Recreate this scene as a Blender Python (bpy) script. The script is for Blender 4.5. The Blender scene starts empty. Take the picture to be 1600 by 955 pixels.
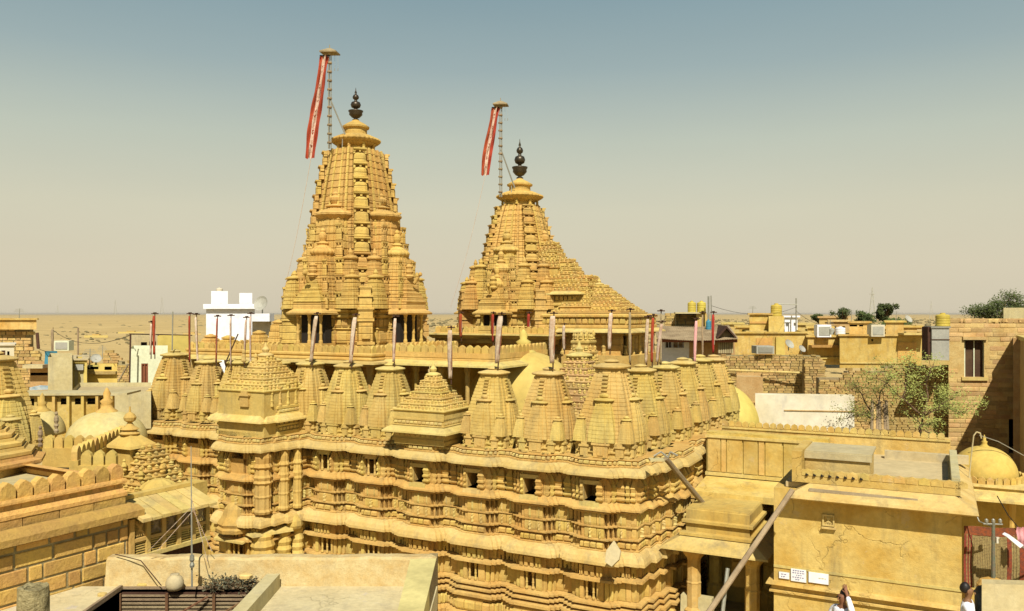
import bpy, math, random
from mathutils import Vector, Matrix
random.seed(7)
R = math.radians
scn = bpy.context.scene
col = scn.collection
F = 1300.0            # focal length in photo pixels (1600 wide)
EYE = 8.0
HZ = 490.0
# ---------------------------------------------------------------- camera
cam = bpy.data.cameras.new('camera'); cam_ob = bpy.data.objects.new('camera', cam); col.objects.link(cam_ob)
cam.sensor_width = 36; cam.lens = 36*F/1600; cam.shift_y = 12.5/1600
cam.clip_start = 0.1; cam.clip_end = 90000
cam_ob.location = (0, 0, EYE); cam_ob.rotation_euler = (R(90), 0, 0)
scn.camera = cam_ob
# ---------------------------------------------------------------- light
SUN = Vector((0.05, -0.66, 0.75)).normalized()
sun = bpy.data.lights.new('sun', 'SUN'); sun.energy = 5.0; sun.angle = R(0.5); sun.color = (1.0, 0.95, 0.84)
sun_ob = bpy.data.objects.new('sun', sun); col.objects.link(sun_ob)
sun_ob.rotation_euler = SUN.to_track_quat('Z', 'Y').to_euler(); sun_ob.location = (0, 0, 60)
w = bpy.data.worlds.new('World'); scn.world = w; w.use_nodes = True
nt = w.node_tree; nt.nodes.clear()
out = nt.nodes.new('ShaderNodeOutputWorld'); bg = nt.nodes.new('ShaderNodeBackground')
sky = nt.nodes.new('ShaderNodeTexSky'); sky.sky_type = 'NISHITA'; sky.sun_disc = False
sky.sun_elevation = math.asin(SUN.z); sky.sun_rotation = math.atan2(SUN.x, SUN.y)
sky.air_density = 1.2; sky.dust_density = 6.0; sky.ozone_density = 1.5; sky.altitude = 200
# dust in the air: the clear sky is overlaid, all round the horizon alike, by a tan haze that thins with height, then by a blue darkened overhead to lower the fill
tc = nt.nodes.new('ShaderNodeTexCoord'); sp = nt.nodes.new('ShaderNodeSeparateXYZ')
nt.links.new(tc.outputs['Generated'], sp.inputs[0])
rp = nt.nodes.new('ShaderNodeValToRGB'); nt.links.new(sp.outputs['Z'], rp.inputs[0])
DUST = 1/0.07
def lin(r, g, b):
    f = lambda c: c/12.92 if c <= .04045 else ((c+.055)/1.055)**2.4
    return (f(r/255), f(g/255), f(b/255), 1)
cr = rp.color_ramp; cr.elements[0].position = 0.0; cr.elements[0].color = lin(222, 211, 186)
cr.elements[1].position = 1.0; cr.elements[1].color = lin(38, 66, 100)
for p_, c_ in ((0.05, lin(224, 214, 188)), (0.12, lin(219, 215, 190)), (0.20, lin(198, 205, 189)), (0.28, lin(164, 182, 182)), (0.37, lin(136, 163, 172)), (0.6, lin(66, 100, 128))):
    e = cr.elements.new(p_); e.color = c_
mulv = nt.nodes.new('ShaderNodeVectorMath'); mulv.operation = 'SCALE'; mulv.inputs['Scale'].default_value = DUST*0.78
nt.links.new(rp.outputs[0], mulv.inputs[0])
skn = nt.nodes.new('ShaderNodeTexNoise'); skn.inputs['Scale'].default_value = 2.2; skn.inputs['Detail'].default_value = 4
skm = nt.nodes.new('ShaderNodeMapping'); skm.inputs['Scale'].default_value = (1, 1, 5); nt.links.new(tc.outputs['Generated'], skm.inputs[0]); nt.links.new(skm.outputs[0], skn.inputs['Vector'])
skr = nt.nodes.new('ShaderNodeMapRange'); skr.inputs['To Min'].default_value = .955; skr.inputs['To Max'].default_value = 1.045; nt.links.new(skn.outputs[0], skr.inputs[0])
mul2 = nt.nodes.new('ShaderNodeVectorMath'); mul2.operation = 'SCALE'; nt.links.new(mulv.outputs[0], mul2.inputs[0]); nt.links.new(skr.outputs[0], mul2.inputs['Scale'])
mx = nt.nodes.new('ShaderNodeMixRGB'); mx.inputs[0].default_value = 0.93
nt.links.new(sky.outputs[0], mx.inputs[1]); nt.links.new(mul2.outputs[0], mx.inputs[2])
nt.links.new(mx.outputs[0], bg.inputs[0]); bg.inputs[1].default_value = 0.07
nt.links.new(bg.outputs[0], out.inputs[0])
scn.view_settings.view_transform = 'Standard'; scn.view_settings.look = 'None'
scn.view_settings.exposure = 0.3; scn.view_settings.gamma = 1.0
try:
    scn.cycles.max_bounces = 5; scn.cycles.diffuse_bounces = 2; scn.cycles.volume_bounces = 0
    scn.cycles.volume_step_rate = 4
except Exception: pass
# ---------------------------------------------------------------- helpers
def P(px, py, D): return Vector(((px-800)/F*D, D, EYE-(py-HZ)/F*D))
def PZ(py, D): return EYE-(py-HZ)/F*D
ROT = R(-27.13)
C0 = Vector((2.75, 18.2, 0))
U = Vector((math.cos(ROT), math.sin(ROT), 0)); V = Vector((-math.sin(ROT), math.cos(ROT), 0))
def TL(x, y, z=0): return C0 + U*x + V*y + Vector((0, 0, z))
def tagp(o, label=None, cat=None, group=None, kind=None):
    if label: o['label'] = label
    if cat: o['category'] = cat
    if group: o['group'] = group
    if kind: o['kind'] = kind
    return o
def thing(name, label, cat, loc, rz=0, group=None):
    o = bpy.data.objects.new(name, None); col.objects.link(o); o.location = loc; o.rotation_euler = (0, 0, rz)
    o.empty_display_size = .2
    return tagp(o, label, cat, group)
class MB:
    def __init__(s): s.v = []; s.f = []; s.mi = []; s.m = 0
    def add(s, v, f):
        n = len(s.v); s.v += [tuple(p) for p in v]; s.f += [tuple(i+n for i in q) for q in f]; s.mi += [s.m]*len(f); return s
    def box(s, x0, x1, y0, y1, z0, z1, rz=0, c=None, taper=0):
        t = taper
        v = [(x0, y0, z0), (x1, y0, z0), (x1, y1, z0), (x0, y1, z0), (x0+t, y0+t, z1), (x1-t, y0+t, z1), (x1-t, y1-t, z1), (x0+t, y1-t, z1)]
        if rz:
            cs, sn = math.cos(rz), math.sin(rz); cx, cy = c or (0, 0)
            v = [(cx+(a-cx)*cs-(b-cy)*sn, cy+(a-cx)*sn+(b-cy)*cs, z) for a, b, z in v]
        return s.add(v, [(0, 3, 2, 1), (4, 5, 6, 7), (0, 1, 5, 4), (1, 2, 6, 5), (2, 3, 7, 6), (3, 0, 4, 7)])
    def loft(s, rings, cap=True, closed=True):
        n = len(rings[0]); v = [p for r in rings for p in r]; f = []
        for i in range(len(rings)-1):
            for j in range(n if closed else n-1):
                k = (j+1) % n; f.append((i*n+j, i*n+k, (i+1)*n+k, (i+1)*n+j))
        if cap:
            f.append(tuple(reversed(range(n)))); f.append(tuple(range((len(rings)-1)*n, len(rings)*n)))
        return s.add(v, f)
    def lathe(s, prof, n=20, c=(0, 0, 0), rib=0, cap=True):
        rings = []
        for r, z in prof:
            rings.append([(c[0]+(r*(1-rib*(j % 2)))*math.cos(2*math.pi*j/n), c[1]+(r*(1-rib*(j % 2)))*math.sin(2*math.pi*j/n), c[2]+z) for j in range(n)])
        return s.loft(rings, cap)
    def tube(s, a, b, r0, r1=None, n=8):
        a, b = Vector(a), Vector(b); r1 = r0 if r1 is None else r1
        d = (b-a).normalized(); x = d.orthogonal().normalized(); y = d.cross(x)
        rings = [[a+(x*math.cos(t)+y*math.sin(t))*r0 for t in [2*math.pi*j/n for j in range(n)]],
                 [b+(x*math.cos(t)+y*math.sin(t))*r1 for t in [2*math.pi*j/n for j in range(n)]]]
        return s.loft(rings)
    def path(s, pts, r, n=6):
        for a, b in zip(pts, pts[1:]): s.tube(a, b, r, r, n)
        return s
    def prism(s, poly, z0, z1):
        return s.loft([[(x, y, z0) for x, y in poly], [(x, y, z1) for x, y in poly]])
    def extr(s, pts, d0, d1, axis='y'):      # polygon in xz extruded along y
        return s.loft([[(x, d0, z) for x, z in pts], [(x, d1, z) for x, z in pts]])
    def mesh(s, name, mats, smooth=False):
        me = bpy.data.meshes.new(name); me.from_pydata(s.v, [], s.f)
        if not isinstance(mats, (list, tuple)): mats = [mats]
        for m in mats: me.materials.append(m)
        if len(mats) > 1: me.polygons.foreach_set('material_index', s.mi)
        if smooth: me.polygons.foreach_set('use_smooth', [True]*len(me.polygons))
        me.update(); return me
    def build(s, name, mats, parent=None, smooth=False, loc=None, rz=0, **k):
        o = bpy.data.objects.new(name, s.mesh(name, mats, smooth)); col.objects.link(o)
        if parent: o.parent = parent
        if loc is not None: o.location = loc
        if rz: o.rotation_euler = (0, 0, rz)
        if k: tagp(o, **k)
        return o
def inst(name, me, parent, loc=(0, 0, 0), rz=0, scale=(1, 1, 1), rot=None):
    o = bpy.data.objects.new(name, me); col.objects.link(o)
    if parent: o.parent = parent
    o.location = loc; o.rotation_euler = rot if rot else (0, 0, rz); o.scale = scale
    return o
def pieces(name, me, parent, items, limit=300):
    """items: (loc, rz, scale); the ones nearest the camera are single parts, the rest one stuff mesh"""
    M = parent.matrix_basis if parent.parent is None else parent.parent.matrix_basis @ parent.matrix_basis
    items = sorted(items, key=lambda t: (M @ Vector(t[0]) - Vector((0, 0, EYE))).length)
    for l, r, sc in items[:limit]: inst(name, me, parent, l, r, sc)
    if len(items) > limit:
        mb = MB(); vs = [v.co.copy() for v in me.vertices]; fs = [tuple(p.vertices) for p in me.polygons]
        for l, r, sc in items[limit:]:
            T = Matrix.Translation(l) @ Matrix.Rotation(r, 4, 'Z') @ Matrix.Diagonal((sc[0], sc[1], sc[2], 1))
            mb.add([T @ v for v in vs], fs)
        mb.build(name+'s_far', list(me.materials), parent, kind='stuff')
def copy_tree(o, parent=None, depth=0):
    c = o.copy(); col.objects.link(c)
    if parent: c.parent = parent
    for ch in list(KIDS.get(o.name, [])): copy_tree(ch, c)
    return c
KIDS = {}
def index_kids():
    KIDS.clear()
    for o in bpy.data.objects:
        if o.parent: KIDS.setdefault(o.parent.name, []).append(o)
# ---------------------------------------------------------------- materials
def mat(name, c1, c2=None, rough=.9, nscale=1.5, bump=.3, bscale=18, carve=0, tint=.10, stain=0, course=0, metal=0, spec=.15, fine=60, crack=0):
    m = bpy.data.materials.new(name); m.use_nodes = True; n = m.node_tree.nodes; L = m.node_tree.links
    b = n['Principled BSDF']; b.inputs['Roughness'].default_value = rough; b.inputs['Metallic'].default_value = metal
    b.inputs['Specular IOR Level'].default_value = spec
    c2 = c2 or tuple(x*.72 for x in c1)
    g = n.new('ShaderNodeNewGeometry'); pos = g.outputs['Position']
    def noise(sc, det=5, vec=None, ro=.6):
        t = n.new('ShaderNodeTexNoise'); t.inputs['Scale'].default_value = sc; t.inputs['Detail'].default_value = det; t.inputs['Roughness'].default_value = ro
        L.new(vec or pos, t.inputs['Vector']); return t.outputs['Fac']
    def math_(op, a, bb, clamp=False):
        t = n.new('ShaderNodeMath'); t.operation = op; t.use_clamp = clamp
        for i, x in enumerate((a, bb)):
            if hasattr(x, 'type'): L.new(x, t.inputs[i])
            else: t.inputs[i].default_value = x
        return t.outputs[0]
    def ramp(v, a, bb):
        t = n.new('ShaderNodeMapRange'); t.inputs['From Min'].default_value = a; t.inputs['From Max'].default_value = bb; L.new(v, t.inputs['Value']); return t.outputs[0]
    def mixc(f, a, bb, mode='MIX'):
        t = n.new('ShaderNodeMixRGB'); t.blend_type = mode
        if hasattr(f, 'type'): L.new(f, t.inputs[0])
        else: t.inputs[0].default_value = f
        for i, x in ((1, a), (2, bb)):
            if hasattr(x, 'type'): L.new(x, t.inputs[i])
            else: t.inputs[i].default_value = (*x, 1)
        return t.outputs[0]
    c = mixc(ramp(noise(nscale), .35, .65), c1, c2)
    # per-object shift
    oi = n.new('ShaderNodeObjectInfo')
    hs = n.new('ShaderNodeHueSaturation'); L.new(c, hs.inputs['Color'])
    v = math_('ADD', math_('MULTIPLY', oi.outputs['Random'], tint*2), 1-tint); 
    v = math_('MULTIPLY', v, math_('ADD', math_('MULTIPLY', noise(nscale*7, 4), .5), .75))
    L.new(v, hs.inputs['Value'])
    L.new(math_('ADD', math_('MULTIPLY', math_('FRACT', math_('MULTIPLY', oi.outputs['Random'], 7.31), 0), .02), .49), hs.inputs['Hue'])
    c = hs.outputs[0]
    if stain:
        mp = n.new('ShaderNodeMapping'); mp.inputs['Scale'].default_value = (2.2, 2.2, .35); L.new(pos, mp.inputs['Vector'])
        s_ = ramp(noise(1.3, 6, mp.outputs[0], .7), .52, .72)
        c = mixc(math_('MULTIPLY', s_, stain), c, tuple(x*.45 for x in (c1[0]*.8, c1[1]*.85, c1[2]*1.3)))
        s2 = ramp(noise(5.5, 7, None, .75), .56, .70)
        c = mixc(math_('MULTIPLY', s2, stain*.7), c, (c1[0]*.62, c1[1]*.58, c1[2]*.75))
    h = noise(bscale, 6)
    h = math_('ADD', h, math_('MULTIPLY', noise(fine, 3), .4))
    if course:
        sx = n.new('ShaderNodeSeparateXYZ'); L.new(pos, sx.inputs[0])
        wv = math_('FRACT', math_('MULTIPLY', sx.outputs['Z'], course), 0)
        ln = ramp(math_('ABSOLUTE', math_('SUBTRACT', wv, .5), 0), .40, .5)
        h = math_('SUBTRACT', h, math_('MULTIPLY', ln, 1.2))
        c = mixc(math_('MULTIPLY', ln, .25), c, tuple(x*.5 for x in c1))
    if crack:
        vm = n.new('ShaderNodeVectorMath'); vm.operation = 'ADD'; nz = n.new('ShaderNodeTexNoise'); nz.inputs['Scale'].default_value = 3.5; nz.inputs['Detail'].default_value = 5; L.new(pos, nz.inputs['Vector'])
        sc_ = n.new('ShaderNodeVectorMath'); sc_.operation = 'SCALE'; sc_.inputs['Scale'].default_value = .5; L.new(nz.outputs['Color'], sc_.inputs[0]); L.new(pos, vm.inputs[0]); L.new(sc_.outputs[0], vm.inputs[1])
        ve = n.new('ShaderNodeTexVoronoi'); ve.feature = 'DISTANCE_TO_EDGE'; ve.inputs['Scale'].default_value = crack; L.new(vm.outputs[0], ve.inputs['Vector'])
        ck = math_('MULTIPLY', ramp(ve.outputs['Distance'], .012, .002), ramp(noise(.9, 3), .48, .60))
        c = mixc(math_('MULTIPLY', ck, .35), c, tuple(x*.35 for x in c1)); h = math_('SUBTRACT', h, math_('MULTIPLY', ck, 1.5))
        pt_ = ramp(noise(1.9, 8, None, .72), .60, .64); c = mixc(math_('MULTIPLY', pt_, .35), c, (c1[0]*.86, c1[1]*.92, c1[2]*1.6))
    if carve:
        vo = n.new('ShaderNodeTexVoronoi'); vo.feature = 'F1'; vo.inputs['Scale'].default_value = carve; L.new(pos, vo.inputs['Vector'])
        h = math_('ADD', h, math_('MULTIPLY', vo.outputs['Distance'], -1.6))
    L.new(c, b.inputs['Base Color'])
    bp = n.new('ShaderNodeBump'); bp.inputs['Strength'].default_value = bump; bp.inputs['Distance'].default_value = .03; L.new(h, bp.inputs['Height'])
    L.new(bp.outputs[0], b.inputs['Normal'])
    return m
def plain(name, c, rough=.7, metal=0, spec=.3): return mat(name, c, tuple(x*.85 for x in c), rough, 2, .08, 30, tint=.05, metal=metal, spec=spec)
STONE = mat('yellow_sandstone', (.57, .41, .125), (.50, .32, .08), bump=.35, bscale=14, carve=0, stain=.55, nscale=.9)
CARVE = mat('carved_sandstone', (.57, .405, .12), (.49, .305, .075), bump=.5, bscale=20, carve=0, stain=.6, nscale=1.2)
LEDGE = mat('pale_ledge_stone', (.57, .44, .165), (.51, .365, .11), bump=.35, bscale=16, stain=.65, nscale=1.8)
SPIRE = mat('weathered_spire_stone', (.565, .42, .14), (.495, .335, .09), bump=.35, bscale=18, carve=0, stain=.5, nscale=1.3)
TOWER = mat('tower_sandstone', (.575, .40, .12), (.50, .305, .08), course=4.6, bump=.6, bscale=14, stain=.5, nscale=.8)
ORANGE = mat('orange_block_stone', (.55, .34, .09), (.46, .27, .085), bump=.7, bscale=12, stain=.4, nscale=4, tint=.22)
MORTAR = mat('grey_mortar', (.34, .28, .15), (.25, .19, .09), bump=.8, bscale=20)
PLASTER = mat('ochre_plaster', (.57, .42, .14), (.485, .305, .07), bump=.45, bscale=9, stain=.55, nscale=1.5, crack=.8)
YELLOWP = mat('yellow_limewash', (.58, .46, .13), (.54, .41, .10), bump=.15, bscale=5, stain=.15, nscale=.6)
PALE = mat('pale_lime_plaster', (.50, .43, .24), (.44, .36, .18), bump=.25, bscale=9, stain=.5, nscale=1.4)
ROOFG = mat('grey_roof_screed', (.50, .41, .21), (.42, .34, .17), bump=.25, bscale=8, stain=.2, nscale=.8)
WHITE = mat('whitewash', (.78, .78, .79), (.68, .68, .68), bump=.1, bscale=6, tint=.03, nscale=.7)
OFFWHITE = mat('worn_whitewash', (.66, .61, .48), (.55, .48, .33), bump=.2, bscale=6, stain=.3, nscale=.6)
GREENW = mat('pale_green_wash', (.60, .62, .44), (.56, .57, .38), bump=.1, bscale=6)
RUBBLE = mat('rubble_stone', (.52, .37, .15), (.42, .27, .09), bump=.9, bscale=10, tint=.25, nscale=5, stain=.2)
BRICK = mat('tan_brick_stone', (.50, .35, .15), (.43, .27, .10), bump=.6, bscale=12, tint=.22, nscale=3)
DARKWOOD = mat('dark_wood', (.10, .055, .03), (.06, .03, .02), bump=.4, bscale=30)
GREYWOOD = mat('grey_weathered_wood', (.34, .26, .15), (.22, .16, .09), bump=.5, bscale=30)
REDBROWN = plain('red_brown_paint', (.22, .07, .03))
BRONZE = mat('dark_bronze', (.075, .06, .035), (.04, .03, .02), rough=.4, metal=.6, bump=.1, spec=.5)
METAL = plain('galvanised_metal', (.35, .34, .27), .5, .5)
RUST = mat('rusty_iron', (.20, .11, .05), (.12, .06, .03), bump=.3, bscale=30)
BLACK = plain('black_shade_and_cable', (.02, .015, .01), .9)  # near-black: painted shade inside openings, also cables and rods
REDCL = mat('red_cloth', (.34, .055, .025), (.24, .04, .02), bump=.3, bscale=20)
WHITECL = mat('white_cloth', (.58, .47, .36), (.42, .28, .18), bump=.5, bscale=20, nscale=7)
PINKCL = mat('pink_cloth', (.70, .35, .35), (.60, .28, .28), bump=.3)
BLUEP = plain('blue_plastic', (.05, .22, .30))
TANKY = plain('yellow_plastic_tank', (.55, .43, .07), .5)
GREYT = plain('grey_tank', (.38, .37, .30), .6)
LEAF = mat('grey_green_leaves', (.085, .10, .03), (.05, .07, .02), bump=.1, tint=.3)
LEAF2 = mat('yellow_green_leaves', (.33, .34, .09), (.21, .24, .06), bump=.1, tint=.3)
BARK = mat('thorn_tree_bark', (.20, .13, .07), (.12, .08, .04), bump=.8)
# ================================================================ TERRAIN
def terrain():
    mb = MB(); n = 96
    rs = [0.5, 60, 110, 150, 175, 230, 320, 500, 900, 1500, 2500, 4500, 8000, 15000, 30000, 60000]
    rings = []
    rnd = random.Random(3)
    for r in rs:
        ring = []
        for j in range(n):
            a = 2*math.pi*j/n
            if r <= 150: z = 0.0
            elif r >= 500: z = -52 + (rnd.uniform(-4, 4) if r < 9000 else rnd.uniform(-2, 2)) + (18*max(0, math.sin(a*3+1)) if 4000 < r < 20000 else 0)
            else: z = -52*min(1, (r-150)/250.)**1.3
            ring.append((r*math.cos(a), r*math.sin(a), z))
        rings.append(ring)
    mb.loft(rings, cap=False); mb.f.append(tuple(reversed(range(n)))); mb.mi.append(0)
    m = mat('desert_sand', (.50, .355, .15), (.42, .29, .115), nscale=.004, bump=.1, bscale=.05, tint=0, fine=.3)
    return mb.build('desert_ground', m, smooth=True, kind='structure')
terrain()
# ================================================================ sweeping
def seg_normals(pts):
    ns = []
    for (x0, y0), (x1, y1) in zip(pts, pts[1:]):
        dx, dy = x1-x0, y1-y0; l = math.hypot(dx, dy); ns.append((dy/l, -dx/l))
    return ns
def offset_path(pts, off, ns):
    res = []
    for i, (x, y) in enumerate(pts):
        if i == 0: n = ns[0]; res.append((x+n[0]*off, y+n[1]*off)); continue
        if i == len(pts)-1: n = ns[-1]; res.append((x+n[0]*off, y+n[1]*off)); continue
        a, b = ns[i-1], ns[i]; d = 1+a[0]*b[0]+a[1]*b[1]
        d = max(d, .35)
        res.append((x+(a[0]+b[0])/d*off, y+(a[1]+b[1])/d*off))
    return res
def sweep(mb, pts, prof, holes=(), tags=None, depth=.5):
    """prof: (off,z) from top down; holes: list (tag, ztop, zbot, depth)"""
    ns = seg_normals(pts)
    rows = [[(x, y, z) for x, y in offset_path(pts, o, ns)] for o, z in prof]
    n = len(pts); v = [p for r in rows for p in r]; f = []
    for i in range(len(prof)-1):
        for j in range(n-1):
            hole = None
            if tags and tags[j]:
                for t, zt, zb, dp in holes:
                    if t == tags[j] and prof[i][1] <= zt+1e-4 and prof[i+1][1] >= zb-1e-4 and prof[i][1] > prof[i+1][1]: hole = dp
            if hole:
                a, b_, c, d = rows[i][j], rows[i][j+1], rows[i+1][j+1], rows[i+1][j]
                nx, ny = ns[j][0]*-hole, ns[j][1]*-hole
                q = [a, b_, c, d]; q2 = [(x+nx, y+ny, z) for x, y, z in q]
                mb.add(q+q2, [(0, 1, 5, 4), (1, 2, 6, 5), (2, 3, 7, 6), (3, 0, 4, 7), (4, 5, 6, 7)])
            else: f.append((i*n+j, (i+1)*n+j, (i+1)*n+j+1, i*n+j+1))
    mb.add(v, f); return mb
def along(pts, off, z, spacing, minlen=.08, fill=1.0, only=None, tags=None, h=1, d=1, skip=()):
    ns = seg_normals(pts); op = offset_path(pts, off, ns); out = []
    for j in range(len(pts)-1):
        if tags and tags[j] in skip: continue
        (x0, y0), (x1, y1) = op[j], op[j+1]; l = math.hypot(x1-x0, y1-y0)
        if (x1-x0)*(-ns[j][1])+(y1-y0)*ns[j][0] < 0: continue
        if l < minlen: continue
        k = max(1, round(l/spacing)); a = math.atan2(y1-y0, x1-x0)
        for i in range(k):
            t = (i+.5)/k
            out.append(((x0+(x1-x0)*t, y0+(y1-y0)*t, z), a, (l/k*fill, d, h)))
    return out
# ---- unit meshes: x width 1 centred, -y is outwards, z from 0 to 1
def m_block(name, m, bev=.15, dp=.06, back=.04):
    mb = MB(); b = bev
    rings = [[(-.5, back, 0), (.5, back, 0), (.5, -dp*.6, 0), (-.5, -dp*.6, 0)],
             [(-.5, back, .2), (.5, back, .2), (.5, -dp, .2), (-.5, -dp, .2)],
             [(-.5, back, .8), (.5, back, .8), (.5, -dp, .8), (-.5, -dp, .8)],
             [(-.46, back, 1), (.46, back, 1), (.46, -dp*.5, 1), (-.46, -dp*.5, 1)]]
    return mb.loft(rings).mesh(name, m)
def m_cap(name, m, dp=.09, back=.03):      # swelling capital with pointed top and neck lines
    mb = MB()
    for z, wd, d in [(0, .34, .5)]: pass
    pr = [(0, .36, .55), (.10, .50, .95), (.17, .50, 1.), (.20, .40, .7), (.30, .40, .7), (.34, .48, 1.0), (.42, .48, 1.), (.46, .38, .75), (.60, .42, .9), (.66, .46, 1.05), (.72, .40, .85), (1., .14, .3)]
    rings = [[(-a, back, z), (a, back, z), (a, -dp*d, z), (-a, -dp*d, z)] for z, a, d in pr]
    return mb.loft(rings).mesh(name, m)
def m_column(name, m, r=.5):
    mb = MB(); pr = [(.62, 0), (.62, .10), (.45, .14), (.40, .30), (.50, .34), (.50, .38), (.40, .42), (.38, .74), (.5, .78), (.5, .82), (.42, .86), (.65, .93), (.7, 1)]
    return mb.lathe([(a*r, z) for a, z in pr], 8).mesh(name, m)
def m_bell(name, m):                         # stacked cup niche of the towers
    mb = MB()
    pr = [(0, .44, .40), (.05, .50, .46), (.10, .46, .42), (.45, .44, .42), (.55, .42, .40), (.64, .32, .30), (.68, .16, .16)]
    mb.loft([[(-a, .2, z), (a, .2, z), (a, -d*.5, z), (a*.6, -d, z), (-a*.6, -d, z), (-a, -d*.5, z)] for z, a, d in pr])
    mb.box(-.5, .5, -.5, .2, .90, 1.0); mb.box(-.42, .42, -.40, .2, .84, .9)
    mb.box(-.5, -.36, -.30, .2, .60, .9); mb.box(.36, .5, -.30, .2, .60, .9); mb.box(-.07, .07, -.36, .2, .70, .9)
    return mb.mesh(name, m)
def m_merlon(name, m, th=.08):
    pts = [(-.46, 0), (.46, 0), (.46, .58), (.36, .78), (.14, .92), (0, 1.0), (-.14, .92), (-.36, .78), (-.46, .58)]
    return MB().extr(pts, -th/2, th/2).mesh(name, m)
def m_knob(name, m):
    return MB().lathe([(.42, 0), (.5, .12), (.28, .25), (.48, .5), (.40, .72), (.16, .82), (.10, 1.0)], 6).mesh(name, m)
def m_dentil(name, m, dp=.05):
    mb = MB(); mb.box(-.42, .42, -dp, .03, .45, 1); mb.box(-.42, -.12, -dp*.9, .03, 0, .45); mb.box(.12, .42, -dp*.9, .03, 0, .45)
    return mb.mesh(name, m)
ME = dict(block=m_block('frieze_block', CARVE), block_l=m_block('frieze_block_pale', LEDGE), cap=m_cap('capital', CARVE), colm=m_column('small_column', STONE),
          bell=m_bell('niche_tier', TOWER), merlon=m_merlon('merlon', STONE), merlon_o=m_merlon('merlon_orange', ORANGE, .1), knob=m_knob('knob', SPIRE), dentil=m_dentil('dentil', CARVE))
# ================================================================ OUTER TEMPLE WALL
def bay_path(x0, x1, y, win=None, d=1.0, base=0):
    win_w = .30 if win == 'win' else .42
    """points of one bay (local x rising); win: tag of the central opening and its position"""
    Lb = x1-x0; P_ = []; T = []
    def seg(fx, oy, tag=None): P_.append((x0+Lb*fx, y-oy*d-base)); T.append(tag)
    s = [(0, 0), (.18, .05), (.26, .10), (.34, .14), (.74, .10), (.80, .05), (.85, 0)]
    for i, (fx, oy) in enumerate(s):
        if i:
            seg(fx-.034, s[i-1][1], None); T[-1] = 'slot'; seg(fx, s[i-1][1])
        if win and fx == .34:
            seg(fx, oy); seg(.34+.05, oy, win); seg(.34+.05+win_w/Lb, oy)
        else: seg(fx, oy)
    seg(1.0, 0)
    return P_, T
win_w = .27
pts = []; tags = []
def addp(p, t):
    global pts, tags
    for a, b in zip(p, t):
        if pts and math.hypot(pts[-1][0]-a[0], pts[-1][1]-a[1]) < 1e-4: tags[-1] = b if b else tags[-1]; continue
        pts.append(a); tags.append(b)
addp([(-15.8, 3.0), (-15.8, .1), (-15.7, .1), (-15.7, 0)], [None]*4)
for i in range(3):
    p, t = bay_path(-15.6+i*1.47, -15.6+(i+1)*1.47, 0, 'low', 1.6); addp(p, t)
addp([(-11.2, 0), (-11.2, -.9), (-11.1, -.9), (-11.1, -1.3)], [None]*4)
p, t = bay_path(-11.05, -9.72, -1.36, 'bay'); addp(p, t)
addp([(-9.66, -1.36), (-9.66, -1.0), (-9.54, -1.0), (-9.54, -.62), (-9.42, -.62), (-9.42, -.28), (-9.32, -.28), (-9.32, .03)], [None]*8)
for i in range(2):
    p, t = bay_path(-9.3+i*1.5, -9.3+(i+1)*1.5, .03, 'col', 1.6); addp(p, t)
for i in range(4):
    a = [-6.22, -4.70, -3.17, -1.7][i]; b_ = [-4.70, -3.17, -1.7, -.22][i]
    p, t = bay_path(a, b_, -.10, 'win', 1.6); addp(p, t)
addp([(-.12, -.10), (-.12, -.06), (0, -.06), (0, .42), (.12, .42), (.12, .85), (.22, .85), (.22, 1.3), (.36, 1.3), (.36, 1.75), (.48, 1.75), (.48, 2.5), (.36, 2.5), (.36, 2.95),
      (.22, 2.95), (.22, 3.5), (.34, 3.5), (.34, 4.0), (.46, 4.0), (.46, 4.9), (.34, 4.9), (.34, 5.5), (.46, 5.5), (.46, 6.2), (.3, 6.2), (.3, 7.0), (.1, 7.0), (.1, 8.5)], [None]*28)
prof = [(-.30, 4.80), (.03, 4.80), (.07, 4.79), (.04, 4.765), (.04, 4.685), (.09, 4.665), (.09, 4.64), (.05, 4.63)]
eave = [(.05, 4.645), (.13, 4.62), (.20, 4.57), (.245, 4.50), (.25, 4.455), (.21, 4.44), (.04, 4.48)]
prof += [(.0, 4.45), (.0, 4.24), (.0, 3.88), (.0, 3.86), (.06, 3.84), (.08, 3.80), (.15, 3.73), (.155, 3.69), (.02, 3.685), (.02, 3.66), (.075, 3.655), (.075, 3.625), (.0, 3.62), (.0, 3.345), (.045, 3.34), (.045, 3.31), (.0, 3.305),
         (.0, 3.07), (.075, 3.065), (.075, 3.035), (-.01, 3.03), (-.01, 2.99), (.02, 2.985), (.02, 2.84), (.07, 2.82)]
ledge = [(.07, 2.80), (.15, 2.77), (.22, 2.70), (.26, 2.61), (.265, 2.55), (.23, 2.53), (.02, 2.57)]
prof += [(.03, 2.52), (.03, 2.24), (.18, 2.21), (.19, 2.16), (.02, 2.155), (.02, 2.12), (.02, 1.72), (.02, 1.70), (.16, 1.67), (.16, 1.63), (.04, 1.625), (.04, 1.58), (.18, 1.55), (.18, 1.51), (.06, 1.505), (.06, 1.46), (.22, 1.42), (.22, 1.36), (.10, 1.355), (.14, 1.28),
         (.14, 1.0), (.24, .92), (.24, .80), (.34, .70), (.34, .5), (.5, .4), (.5, 0)]
tw = thing('carved_temple_wall', 'long carved yellow sandstone wall of the temple with stepped ledges and small dark window openings', 'temple wall', C0, ROT)
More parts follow.
